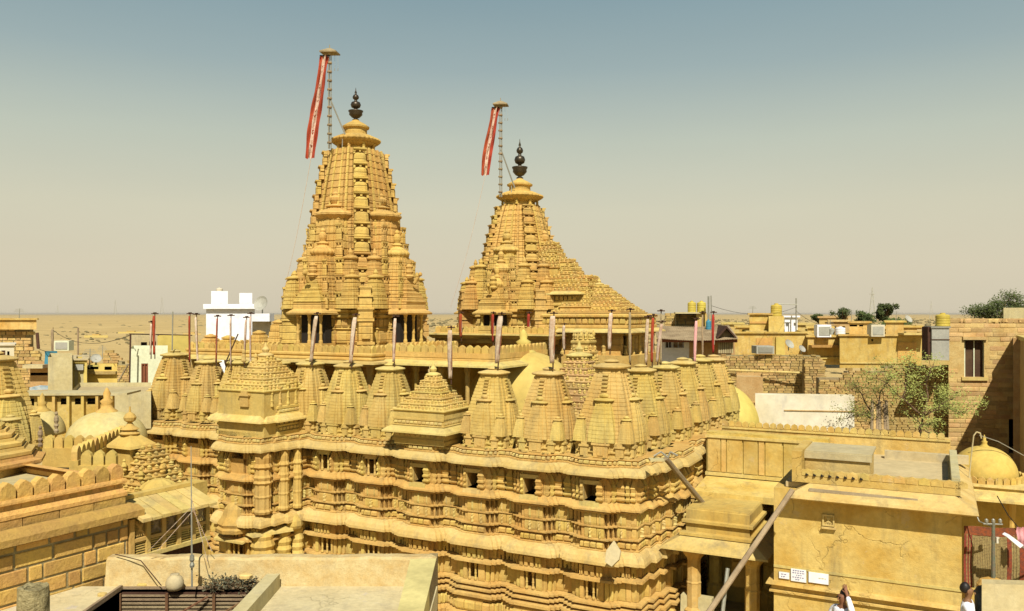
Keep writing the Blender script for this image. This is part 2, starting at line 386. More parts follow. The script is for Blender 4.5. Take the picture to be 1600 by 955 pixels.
holes = [('win', 4.24, 3.86, .45), ('col', 4.45, 3.88, .4), ('col', 2.12, 1.72, .4), ('bay', 4.45, 4.24, .3), ('bay', 2.12, 1.72, .5), ('win', 2.12, 1.72, .35), ('low', 2.12, 1.72, .4), ('low', 4.45, 4.24, .3), ('slot', 4.24, 3.88, .16), ('slot', 3.62, 3.345, .10), ('slot', 3.305, 3.07, .10), ('slot', 2.12, 1.72, .2), ('slot', 2.985, 2.84, .1), ('slot', 1.28, 1.0, .1)]
mb = MB(); sweep(mb, pts, prof, holes, tags); mb.build('wall_face', CARVE, tw)
mb = MB(); sweep(mb, pts, eave); mb.build('upper_eave', LEDGE, tw)
mb = MB(); sweep(mb, pts, ledge); mb.build('lower_ledge', LEDGE, tw)
mb = MB(); mb.prism([(-15.7, .3), (-.3, .3), (-.1, 8.4), (-2.2, 8.4), (-2.4, 1.9), (-15.7, 1.9)], 4.5, 4.79)
mb.box(-11.0, -9.6, -1.2, .35, 4.5, 4.785); mb.build('roof', LEDGE, tw)
mb = MB(); mb.box(-15.5, -2.6, 1.75, 1.95, 0, 4.95); mb.box(-2.4, -2.2, 2, 8.4, 0, 4.9); mb.build('inner_wall', STONE, tw)
mb = MB(); mb.box(-15.69, -.4, .62, .8, 0, 4.9); mb.build('core', BLACK, tw) if False else None
pieces('frieze_block', ME['block_l'], tw, along(pts, .04, 4.688, .13, h=.075, d=.8, fill=.8))
pieces('carved_block', ME['block'], tw, along(pts, .01, 2.85, .19, h=.125, d=1.0, fill=.82))
pieces('capital', ME['cap'], tw, along(pts, .0, 3.86, .24, minlen=.05, h=.50, d=1.25, fill=.93, tags=tags, skip=('win', 'col', 'low', 'bay', 'slot')), 300)
pieces('dentil', ME['dentil'], tw, along(pts, .02, 2.25, .22, h=.22, d=1.8, fill=.9), 300)
pieces('panel_block', m_block('panel_block', STONE, dp=.014), tw, along(pts, .0, 3.35, .46, minlen=.1, h=.265, d=2.2, fill=.955), 300)
pieces('panel_slab', m_block('panel_slab', STONE, dp=.014), tw, along(pts, .0, 3.075, .40, minlen=.1, h=.225, d=1.5, fill=.94), 300)
pieces('low_pilaster', m_block('low_pilaster', STONE, dp=.02), tw, along(pts, .02, 1.71, .30, minlen=.05, h=.41, d=1.4, fill=.9, tags=tags, skip=('win', 'col', 'low', 'bay', 'slot')), 300)
pieces('base_block', m_block('base_block', STONE, dp=.05), tw, along(pts, .14, 1.02, .26, minlen=.05, h=.22, d=1, fill=.93), 300)
def m_figure(name, m):
    mb = MB(); mb.loft([[(x*w_, y*d_, z) for x, y in ((-.5, .4), (.5, .4), (.5, -.5), (.2, -1), (-.2, -1), (-.5, -.5))] for z, w_, d_ in ((0, .6, .05), (.08, .7, .07), (.3, .45, .06), (.5, .62, .075), (.68, .9, .06), (.74, .3, .04), (.80, .42, .07), (.92, .40, .07), (1.0, .1, .02))])
    return mb.mesh(name, m)
pieces('carved_figure', m_figure('carved_figure', LEDGE), tw, along(pts, .02, 3.07, .36, minlen=.16, h=.21, d=1.0, fill=.30, tags=tags, skip=('slot',))+along(pts, .02, 1.05, .3, minlen=.16, h=.2, d=1.0, fill=.34, tags=tags, skip=('slot',)))
pieces('upright_strip', m_block('upright_strip', LEDGE, dp=.05), tw, along(pts, .0, 3.35, .23, minlen=.16, h=.26, d=1.0, fill=.16), 300)
# frames, sills and little columns at the openings
ns_ = seg_normals(pts)
for j, t in enumerate(tags[:-1]):
    if not t or t == 'slot' or (pts[j+1][0]-pts[j][0]) < .05: continue
    cx = (pts[j][0]+pts[j+1][0])/2; y = pts[j][1]; hw = (pts[j+1][0]-pts[j][0])/2
    if t == 'win':
        m_ = MB(); m_.box(cx-hw-.06, cx-hw, y-.05, y+.02, 3.86, 4.24); m_.box(cx+hw, cx+hw+.05, y-.05, y+.02, 3.86, 4.24)
        m_.box(cx-hw-.09, cx+hw+.08, y-.07, y+.02, 4.24, 4.33); fr = m_.build('window_frame', LEDGE, tw)
        m_ = MB(); m_.box(cx-hw-.10, cx+hw+.09, y-.12, y+.02, 3.74, 3.858, taper=.02); m_.build('window_sill', LEDGE, fr)
    if t in ('col',):
        for dx in (-.10, .10): inst('small_column', ME['colm'], tw, (cx+dx, y-.01, 3.88), 0, (.12, .12, .57))
        m_ = MB(); m_.box(cx-.2, cx+.2, y-.1, y+.01, 4.36, 4.44); m_.box(cx-.17, cx+.17, y-.08, y+.01, 4.30, 4.36); m_.build('lintel', LEDGE, tw)
    for dx in (-.08, .08): inst('small_column', ME['colm'], tw, (cx+dx, y-.03, 1.72), 0, (.12, .12, .41))
    m_ = MB(); m_.box(cx-.19, cx+.19, y-.12, y+.0, 2.135, 2.2, taper=.01); m_.build('niche_hood', LEDGE, tw)
# balcony ledges on the bay
m_ = MB()
for z in (2.0,):
    m_.loft([[(-11.0, -1.3, 2.26), (-9.8, -1.3, 2.26), (-9.9, -1.75, 2.12), (-10.9, -1.75, 2.12)], [(-11.0, -1.3, 2.32), (-9.8, -1.3, 2.32), (-9.9, -1.75, 2.17), (-10.9, -1.75, 2.17)]])
    m_.loft([[(-9.75, -1.2, 2.42), (-9.35, -.5, 2.42), (-9.1, -.75, 2.33), (-9.55, -1.75, 2.33), (-9.95, -1.6, 2.33)], [(-9.75, -1.2, 2.50), (-9.35, -.5, 2.50), (-9.12, -.76, 2.38), (-9.56, -1.72, 2.38), (-9.95, -1.57, 2.38)]])
m_.build('balcony_ledge', LEDGE, tw)
m_ = MB()
m_.lathe([(.10, 2.32), (.5, 2.36), (.52, 2.45), (.46, 2.5), (.50, 2.58), (.40, 2.72), (.36, 2.78), (.30, 2.95), (.22, 3.05), (.1, 3.1)], 16, (-10.42, -1.42, 0), rib=.06)
m_.build('lotus_boss', CARVE, tw)
m_ = MB(); m_.lathe([(.12, 2.30), (.20, 2.36), (.24, 2.44), (.22, 2.56), (.15, 2.66), (.05, 2.72)], 14, (-9.25, -.55, 0), rib=.08); m_.build('rosette', CARVE, tw)
for i, (cx, cy, r_) in enumerate([(-9.62, -1.32, .24), (-9.42, -.78, .16), (-9.27, -.42, .13)]):
    m_ = MB(); pr = [(.9, 2.86), (1, 2.92), (.85, 2.98), (.85, 3.25), (.95, 3.3), (.88, 3.34), (.88, 3.6), (1.1, 3.66), (.95, 3.72), (1.08, 3.8), (.9, 3.86), (.8, 4.0), (1.05, 4.06), (.8, 4.15), (.9, 4.3), (.75, 4.45)]
    m_.lathe([(a*r_, z) for a, z in pr], 20, (cx, cy, 0), rib=.10); m_.build('round_pilaster', STONE, tw)
    m_ = MB(); pr = [(1.0, 1.2), (1.1, 1.3), (.9, 1.36), (1.1, 1.45), (.95, 1.55), (1.15, 1.65), (.9, 1.75), (1.1, 1.85), (.9, 1.95), (1.1, 2.05), (.9, 2.2), (1.0, 2.3), (.8, 2.38)]
    m_.lathe([(a*r_*1.2, z) for a, z in pr], 12, (cx, cy, 0)); m_.build('round_base', STONE, tw)
# leaning spare slab on the lower ledge, roof beams and debris
m_ = MB(); m_.extr([(-.14, -.19), (.02, -.26), (.15, -.10), (.16, .08), (-.02, .28), (-.15, .05)], -.03, .03)
o = m_.build('stone_slab', PALE, loc=P(958, 866, 17.35), rz=ROT, label='loose grey stone slab leaning on the lower ledge near the temple corner', cat='slab'); o.rotation_euler = (R(-28), 0, ROT)
# ================================================================ SPIRES
RATHA = [(1, -.28), (1, .28), (.93, .28), (.93, .56), (.86, .56), (.86, .86)]
def ratha_ring(hw, z, q=None):
    pts_ = [(1, -.28), (1, .28), (.93, .28), (.93, .56), (.86, .56), (.86, .86), (.56, .86), (.56, .93), (.28, .93)]
    ring = []
    for k in range(4):
        c, s = [(1, 0), (0, 1), (-1, 0), (0, -1)][k]
        for x, y in pts_[:-1] if False else pts_: ring.append(((x*c-y*s)*hw, (x*s+y*c)*hw, z))
    # remove consecutive duplicates
    out_ = []
    for p in ring:
        if not out_ or (Vector(p)-Vector(out_[-1])).length > 1e-5: out_.append(p)
    return out_
def spire_mb(mb, hwf, z0, z1, n, groove=.035, c=(0, 0), cap=True):
    rings = []
    for i in range(n):
        t0, t1 = i/n, (i+1)/n; a = z0+(z1-z0)*t0; b_ = z0+(z1-z0)*t1; e = (z1-z0)/n*.22
        rings.append(ratha_ring(hwf(t0), a)); rings.append(ratha_ring(hwf(t0)*.5+hwf(t1)*.5, b_-e)); rings.append(ratha_ring(hwf(t1)*(1-groove), b_-e)); rings.append(ratha_ring(hwf(t1)*(1-groove), b_))
    rings = [[(x+c[0], y+c[1], z) for x, y, z in r] for r in rings]
    mb.loft(rings, cap=cap); return mb
def rq(hw, z, k=.78):      # rounded square ring
    r = []
    for i in range(32):
        a = 2*math.pi*i/32; c, s = math.cos(a), math.sin(a); m_ = (abs(c)**3.2+abs(s)**3.2)**(-1/3.2); r.append((hw*c*m_, hw*s*m_, z))
    return r
def disc_mb(mb, hw, z, h, c=(0, 0)):
    pr = [(.72, 0), (.80, .08), (.97, .22), (1.0, .38), (.97, .5), (.80, .62), (.55, .78), (.30, .9), (.28, 1.0)]
    rings = [[(x+c[0], y+c[1], zz+z) for x, y, zz in rq(hw*a, t*h)] for a, t in pr]
    mb.loft(rings); return mb
def ss(hw0, hw1, p=1.7): return lambda t: hw0+(hw1-hw0)*t**p
SP = {}
def spire_meshes():
    mb = MB(); H = [(.58, 0), (.58, .04), (.53, .05), (.53, .10), (.56, .11), (.56, .14), (.53, .15), (.53, .26), (.56, .27), (.56, .31), (.52, .33)]
    mb.loft([ratha_ring(a, z) for a, z in H]); SP['base'] = mb.mesh('base', SPIRE)
    mb = MB(); spire_mb(mb, ss(.53, .245, 1.6), .32, 1.74, 18, .012); SP['body'] = mb.mesh('body', SPIRE)
    mb = MB(); spire_mb(mb, ss(.28, .14, 1.6), .0, .80, 10, .014); SP['mini'] = mb.mesh('miniature_spire', SPIRE)
    mb = MB(); disc_mb(mb, .19, 0, .085); mb.lathe([(.08, .07), (.11, .10), (.11, .13), (.04, .17)], 8); SP['minicap'] = mb.mesh('miniature_cap', SPIRE)
    mb = MB(); disc_mb(mb, .32, 1.73, .15); mb.lathe([(.12, 1.87), (.15, 1.89), (.10, 1.92), (.03, 1.94)], 10); SP['disc'] = mb.mesh('cap_disc', LEDGE)
    mb = MB(); mb.box(-.05, .05, -.035, .03, 0, .035); SP['notch'] = mb.mesh('raised_notch', SPIRE)
    mb = MB(); mb.box(-.13, .13, -.06, .06, 0, .24); mb.box(-.16, .16, -.08, .06, .24, .28); mb.box(-.10, .10, -.06, .06, .28, .33); mb.box(-.05, .05, -.075, -.058, .04, .2); SP['niche'] = mb.mesh('base_niche', SPIRE)
    mb = MB(); mb.box(-.07, .07, -.05, .06, 0, .18); mb.box(-.09, .09, -.07, .06, .18, .22); mb.box(-.05, .05, -.05, .06, .22, .28); SP['niche2'] = mb.mesh('side_niche', SPIRE)
spire_meshes()
def make_spire(name, label, x, y, z, s=1.0, sz=1.0, group='subsidiary spires along the temple wall'):
    t = thing(name, label, 'spire', TL(x, y, z), ROT, group); t.scale = (s*1.10, s*1.10, sz*1.02); rr_ = random.Random(int(x*97+y*31)); t.rotation_euler = (rr_.uniform(-.012, .012), rr_.uniform(-.012, .012), ROT+rr_.uniform(-.04, .04))
    inst('base', SP['base'], t); inst('body', SP['body'], t); inst('cap_disc', SP['disc'], t)
    for k in range(4):
        a = k*math.pi/2; c, s_ = math.cos(a), math.sin(a)
        m_ = inst('miniature_spire', SP['mini'], t, (.33*c, .33*s_, .32), a); inst('miniature_cap', SP['minicap'], m_, (0, 0, .79))
        if k in (0, 3):
            for i in range(5):
                zz = 1.32+i*.075; tt = (zz-.32)/1.42; hw = .53+(.245-.53)*tt**1.6
                inst('raised_notch', SP['notch'], t, (hw*c, hw*s_, zz), a+math.pi/2)
        inst('base_niche', SP['niche'], t, (.51*c, .53*s_, .03), a+math.pi/2)
        for sg in (-1, 1): inst('side_niche', SP['niche2'], t, (.48*c-sg*.32*s_, .48*s_+sg*.32*c, .04), a+math.pi/2)
        a += math.pi/4; c, s_ = math.cos(a), math.sin(a)
        m_ = inst('corner_miniature', SP['mini'], t, (.58*c, .58*s_, .32), k*math.pi/2, (.48, .48, .55)); inst('corner_cap', SP['minicap'], m_, (0, 0, .79))
    return t
for i, (x, y, s, sz, lb) in enumerate([
    (-9.62, .52, 1, 1, 'weathered yellow spire just right of the tiered bay roof'), (-8.30, .48, 1, .99, 'second weathered spire right of the tiered bay roof, before the dark hall opening'),
    (-6.92, .48, 1, .97, 'weathered spire left of the small stepped roof kiosk'), (-3.82, .42, 1.02, .97, 'weathered spire right of the stepped kiosk, in front of the yellow dome'),
    (-2.36, .44, 1.06, .985, 'weathered spire between the yellow dome and the big corner spire'), (-.80, .52, 1.18, 1.10, 'big pale spire at the front corner of the temple wall'),
    (-.62, 2.1, 1.05, 1.0, 'spire just behind the big corner spire'), (-.45, 3.5, 1.05, 1.0, 'spire second behind the corner spire along the side wall'),
    (-.35, 4.9, 1.08, 1.02, 'spire third behind the corner spire along the side wall'), (-.25, 6.25, 1.1, 1.03, 'spire before last of the side wall row'),
    (-.15, 7.6, 1.1, 1.0, 'last spire of the side wall row beside the far yellow dome'),
    (-15.2, .75, 1.12, 1.06, 'leftmost weathered spire of the wall beside the pale green shed'), (-13.8, .75, 1.0, .96, 'second spire from the left end of the wall'),
    (-12.5, .75, 1.02, .97, 'spire left of the tiered bay roof partly hidden by it'), (-11.2, .9, 1, .97, 'spire directly behind the tiered bay roof')]):
    make_spire('stone_spire', lb, x, y, 4.79, s, sz)
# second row of spires behind the left end
make_spire('stone_spire', 'spire of the back row, its cap showing between two front caps at the left', -14.2, 3.2, 4.75, 1, .97)
make_spire('stone_spire', 'spire of the back row behind the tiered bay roof, left of the white house', -12.9, 3.3, 4.75, 1, .97)
# ---- tiered roofs
def tiered_roof(name, label, cat, x, y, z0, hx, hy, hbase, htop, n, knob=.11, topw=.16, kalash=True, mt=SPIRE, eavez=None, rot=ROT, world=None, cols=True, kscale=1.0):
    t = thing(name, label, cat, world if world else TL(x, y, z0), rot)
    mb = MB(); zz = hbase
    mb.box(-hx, hx, -hy, hy, 0, zz)
    mb.build('base', mt, t)
    step = (htop-hbase)/n; items = []
    for i in range(n):
        f0 = 1-(1-topw)*(i/n)**.9; a, b_ = hx*f0, hy*f0
        m_ = MB(); m_.loft([[(-p, -q, z), (p, -q, z), (p, q, z), (-p, q, z)] for p, q, z in ((a, b_, zz), (a+.04, b_+.04, zz+step*.2), (a+.04, b_+.04, zz+step*.36), (a-.04, b_-.04, zz+step*.5), (a-.05, b_-.05, zz+step+.005))])
        m_.build('roof_tier', mt, t)
        f1 = 1-(1-topw)*((i+1)/n)**.9; p, q = (a+hx*f1)/2+.01, (b_+hy*f1)/2+.01
        k = max(2, int(2*p/(knob*1.35))); l = max(2, int(2*q/(knob*1.35)))
        for j in range(k):
            xx = -p+2*p*(j+.5)/k
            for sy in (-1, 1): items.append(((xx, sy*q, zz+step*.5), 0, (knob, knob, step*.75)))
        for j in range(l):
            yy = -q+2*q*(j+.5)/l
            for sx in (-1, 1): items.append(((sx*p, yy, zz+step*.5), 0, (knob, knob, step*.75)))
        zz += step
    rk = random.Random(int(z0*10+hx*100)); items = [(l_, rk.uniform(-.4, .4), (a_[0]*rk.uniform(.75, 1.15), a_[1]*rk.uniform(.75, 1.15), a_[2]*rk.uniform(.55, 1.15))) for l_, r_, a_ in items if rk.random() > .07]
    pieces('roof_knob', ME['knob'], t, items, 240)
    if kalash:
        m_ = MB(); disc_mb(m_, hx*topw*1.5*min(1, kscale*1.3), zz, hx*.18*kscale); m_.lathe([(.1*hx*kscale, hx*.18*kscale), (.13*hx*kscale, hx*.26*kscale), (.06*hx*kscale, hx*.36*kscale), (.02*hx*kscale, hx*.5*kscale)], 10, (0, 0, zz)); m_.build('top_cap', LEDGE, t)
    return t
# projecting bay roof with two eaves
br = tiered_roof('tiered_bay_roof', 'stepped sandstone roof over the projecting left bay, rows of knobs on every tier', 'roof', -10.35, -.45, 4.80, .80, .90, 1.15, 2.02, 6, .10)
bp = [(-.95, .9), (-.95, -.72), (-.80, -.72), (-.80, -.84), (.62, -.84), (.62, -.72), (.72, -.72), (.72, -.42), (.82, -.42), (.82, .9)]
mb = MB(); sweep(mb, bp, [(-.05, .78), (.03, .76), (.03, .70), (0, .68), (0, .60), (.05, .58), (.05, .55)]); sweep(mb, bp, [(0, .40), (.0, .30), (.05, .28), (.05, .24), (0, .22), (0, .12), (.06, .10), (.06, 0)]); mb.build('base_moulding', SPIRE, br)
mb = MB(); sweep(mb, bp, [(.05, .56), (.14, .51), (.22, .42), (.23, .38), (.2, .37), (0, .42)]); mb.build('upper_eave', LEDGE, br)
pieces('frieze_block', ME['block_l'], br, along(bp, 0, .60, .12, h=.08, d=.8, fill=.8)+along(bp, 0, .13, .13, h=.09, d=.8, fill=.8)+along(bp, 0, .30, .2, h=.08, d=.8, fill=.7), 300)
mb = MB(); mb.box(-.24, .05, -.1, .1, 0, .28); mb.box(-.28, .09, -.14, .14, .28, .32); mb.box(-.2, .01, -.1, .1, .32, .40); mb.box(-.15, -.04, -.06, .06, .4, .47); mb.build('small_shrine', SPIRE, br, loc=(.25, -.86, .78))
for k in range(5):
    inst('corner_column', ME['colm'], br, (.80, -.62+k*.3, .78), 0, (.16, .16, .42+.07*k))
for k in range(6):
    m_ = MB(); m_.lathe([(.05, 0), (.07, .05), (.05, .12), (.045, .18), (.03, .22), (.05, .26), (.045, .32), (.01, .35)], 7)
    m_.build('carved_figure', SPIRE, br, loc=(-.15+.18*k-.1, -.55+.25*k, 1.55-.12*k+(.35 if k < 3 else .2)))
kr = tiered_roof('stepped_kiosk', 'low stepped stone kiosk roof between spires with a white furled flag on its apex', 'kiosk', -5.42, .22, 4.80, .72, .66, .80, 1.62, 6, .075)
kp = [(-.74, .7), (-.74, -.66), (.70, -.66), (.70, .7)]
mb = MB(); sweep(mb, kp, [(-.08, .66), (.02, .64), (.02, .60), (-.02, .58), (-.02, .50), (.04, .48), (.04, .46), (-.04, .44)]); sweep(mb, kp, [(-.04, .36), (-.04, .16), (.02, .14), (.02, .1), (-.03, .08), (-.03, 0)]); mb.build('base_moulding', SPIRE, kr)
mb = MB(); sweep(mb, kp, [(.02, .45), (.12, .41), (.21, .34), (.22, .30), (.18, .29), (-.04, .34)]); mb.build('eave', LEDGE, kr)
pieces('frieze_block', ME['block_l'], kr, along(kp, -.02, .505, .12, h=.07, d=.8, fill=.8)+along(kp, -.04, .18, .15, h=.14, d=.9, fill=.8))
# ================================================================ BIG TOWERS
def tower(name, label, C, spec):
    t = thing(name, label, 'temple tower', C, ROT)
    core = spec['core']            # (hw, z)
    mb = MB(); rings = []
    for (h0, z0), (h1, z1) in zip(core, core[1:]):
        n = max(1, int((z1-z0)/.20))
        for i in range(n):
            a, b_ = i/n, (i+1)/n; za = z0+(z1-z0)*a; zb = z0+(z1-z0)*b_; ha = h0+(h1-h0)*a; hb = h0+(h1-h0)*b_
            rings += [ratha_ring(ha, za), ratha_ring(hb, zb-.05), ratha_ring(hb*.985, zb-.045), ratha_ring(hb*.985, zb-.01)]
    mb.loft(rings); mb.build('core_spire', TOWER, t)
    # vertical ribs on each face
    def hwz(prof_, z):
        for (h0, z0), (h1, z1) in zip(prof_, prof_[1:]):
            if z0 <= z <= z1: return h0+(h1-h0)*(z-z0)/(z1-z0)
        return prof_[-1][0]
    zb, zn = spec['zb'], core[-1][1]
    ribs = []
    for k in range(4):
        a = k*math.pi/2
        for s_ in (-.42, -.15, .15, .42):
            m_ = MB(); zz = [zb+(zn-zb)*i/8 for i in range(9)]
            m_.loft([[(hwz(core, z)*f*.99-.02, s_*hwz(core, z)-.03, z) for f in (1,)]+[(hwz(core, z)*.99+.035, s_*hwz(core, z)-.03, z), (hwz(core, z)*.99+.035, s_*hwz(core, z)+.03, z), (hwz(core, z)*.99-.02, s_*hwz(core, z)+.03, z)] for z in zz])
            m_.build('rib', TOWER, t, rz=a)
    # corner columns of stacked cup niches
    def tiers(cx_f, zlo, zhi, n, wf, rotk, nm='niche_tier'):
        for i in range(n):
            z = zlo+(zhi-zlo)*i/n; h = (zhi-zlo)/n; x, y = cx_f(z+h*.5); w_ = wf(z)
            inst(nm, ME['bell'], t, (x, y, z), rotk, (w_, w_*.55, h*.98))
    for k in range(4):
        a = k*math.pi/2-math.pi/4; c, s_ = math.cos(a), math.sin(a)
        tiers(lambda z: (hwz(core, z)*1.17*c, hwz(core, z)*1.17*s_), spec['ct'][0], zn-.05, spec['ct'][1], lambda z: .20+hwz(core, z)*.24, a+math.pi/2)
    # half spires against each face
    for u in spec['urus']:
        d, h0, h1, z0, z1, capr, nt_, only = u
        mesh = MB(); spire_mb(mesh, ss(h0, h1, 1.35), 0, z1-z0, max(5, int((z1-z0)/.22)), .03); me = mesh.mesh('attached_spire', TOWER)
        cm = MB(); cm.lathe([(capr*.70, -.10), (capr*.78, -.02), (capr*.96, .10), (capr, .14), (capr, .19), (capr*.9, .26), (capr*.6, .36), (capr*.45, .40), (capr*.40, .44), (capr*.5, .50), (capr*.36, .54), (capr*.2, .60), (capr*.30, .72), (capr*.32, .84), (capr*.16, .94), (capr*.20, 1.0), (capr*.04, 1.12)], 36, rib=.05); cme = cm.mesh('ribbed_cap', TOWER)
        for k in range(4):
            a = k*math.pi/2; c, s_ = math.cos(a), math.sin(a)
            o = inst('attached_spire', me, t, (d*c, d*s_, z0), a)
            inst('ribbed_cap', cme, o, (0, 0, z1-z0), 0, (1, 1, .8))
            if nt_:
                for sg in (-1, 1):
                    for i in range(nt_):
                        tt = (i+.5)/nt_*.94; hh = h0+(h1-h0)*tt**1.35
                        lx, ly = hh*.93, sg*hh*.93
                        inst('niche_tier', ME['bell'], o, (lx, ly, (z1-z0)*.94*i/nt_), math.pi/2 if sg < 0 else math.pi/2, (hh*.44, hh*.16, (z1-z0)*.94/nt_*.98))
    # neck, ribbed disc, lid, finial
    z = zn; r = spec['ar']
    m_ = MB(); m_.lathe([(r*.75, z-.02), (r*.60, z+.04), (r*.58, z+.2)], 28); m_.build('neck', TOWER, t)
    for k in range(8):
        a = k*math.pi/4+.3; inst('neck_figure', ME['colm'], t, (r*.78*math.cos(a), r*.78*math.sin(a), z), 0, (.22, .22, .3))
    m_ = MB(); m_.lathe([(r*.58, z+.12), (r*.80, z+.18), (r*1.0, z+.28), (r*1.06, z+.33), (r*1.05, z+.37), (r*.80, z+.46), (r*.62, z+.52), (r*.5, z+.53)], 64, rib=.055); m_.build('ribbed_disc', TOWER, t)
    m_ = MB(); m_.lathe([(r*.50, z+.50), (r*.47, z+.54), (r*.47, z+.72), (r*.56, z+.75), (r*.57, z+.80), (r*.38, z+.90), (r*.18, z+.98), (r*.13, z+1.02)], 28); m_.build('lid', TOWER, t)
    k = spec['fh']; z2 = z+1.0
    m_ = MB(); m_.lathe([(.10, 0), (.14, .05), (.06, .10), (.16, .14), (.27, .26), (.26, .34), (.30, .40), (.30, .43), (.07, .46), (.07, .52), (.17, .57), (.21, .68), (.17, .79), (.06, .84), (.06, .90), (.12, .95), (.13, 1.02), (.09, 1.1), (.03, 1.14), (.05, 1.2), (.02, 1.3), (.006, 1.42)], 20, (0, 0, 0))
    m_.build('kalasha_finial', BRONZE, t, smooth=True, loc=(0, 0, z2)).scale = (spec['fs'], spec['fs'], k)
    return t
# first (left, taller) tower: empty at ground under its centre
C1 = Vector((-5.07, 27.0, 0)); C2 = Vector((.29, 31.0, 0))
T1 = tower('tall_temple_tower', 'tallest honey coloured stone tower left of centre with ribbed disc and dark finial', C1, dict(
    core=[(1.40, 5.0), (1.40, 7.95), (1.36, 8.2), (1.27, 9.6), (1.14, 11.0), (.97, 12.2), (.77, 13.25)], zb=8.2, ar=.77, fh=.76, fs=.80, ct=(8.95, 9),
    urus=[(.98, .76, .50, 8.15, 10.95, .68, 5, None), (1.62, .56, .34, 8.15, 9.75, .40, 3, None)]))
T2 = tower('short_temple_tower', 'shorter honey coloured stone tower right of centre with ribbed disc and dark finial', C2, dict(
    core=[(1.30, 6.2), (1.30, 8.0), (1.30, 8.1), (1.22, 9.4), (1.04, 10.6), (.80, 11.6), (.66, 12.0)], zb=8.1, ar=.84, fh=1.06, fs=.98, ct=(8.9, 9),
    urus=[(1.02, .66, .40, 8.1, 10.15, .52, 5, None), (1.50, .52, .28, 8.1, 9.45, .34, 3, None), (1.80, .42, .24, 7.95, 8.9, .28, 0, None)]))
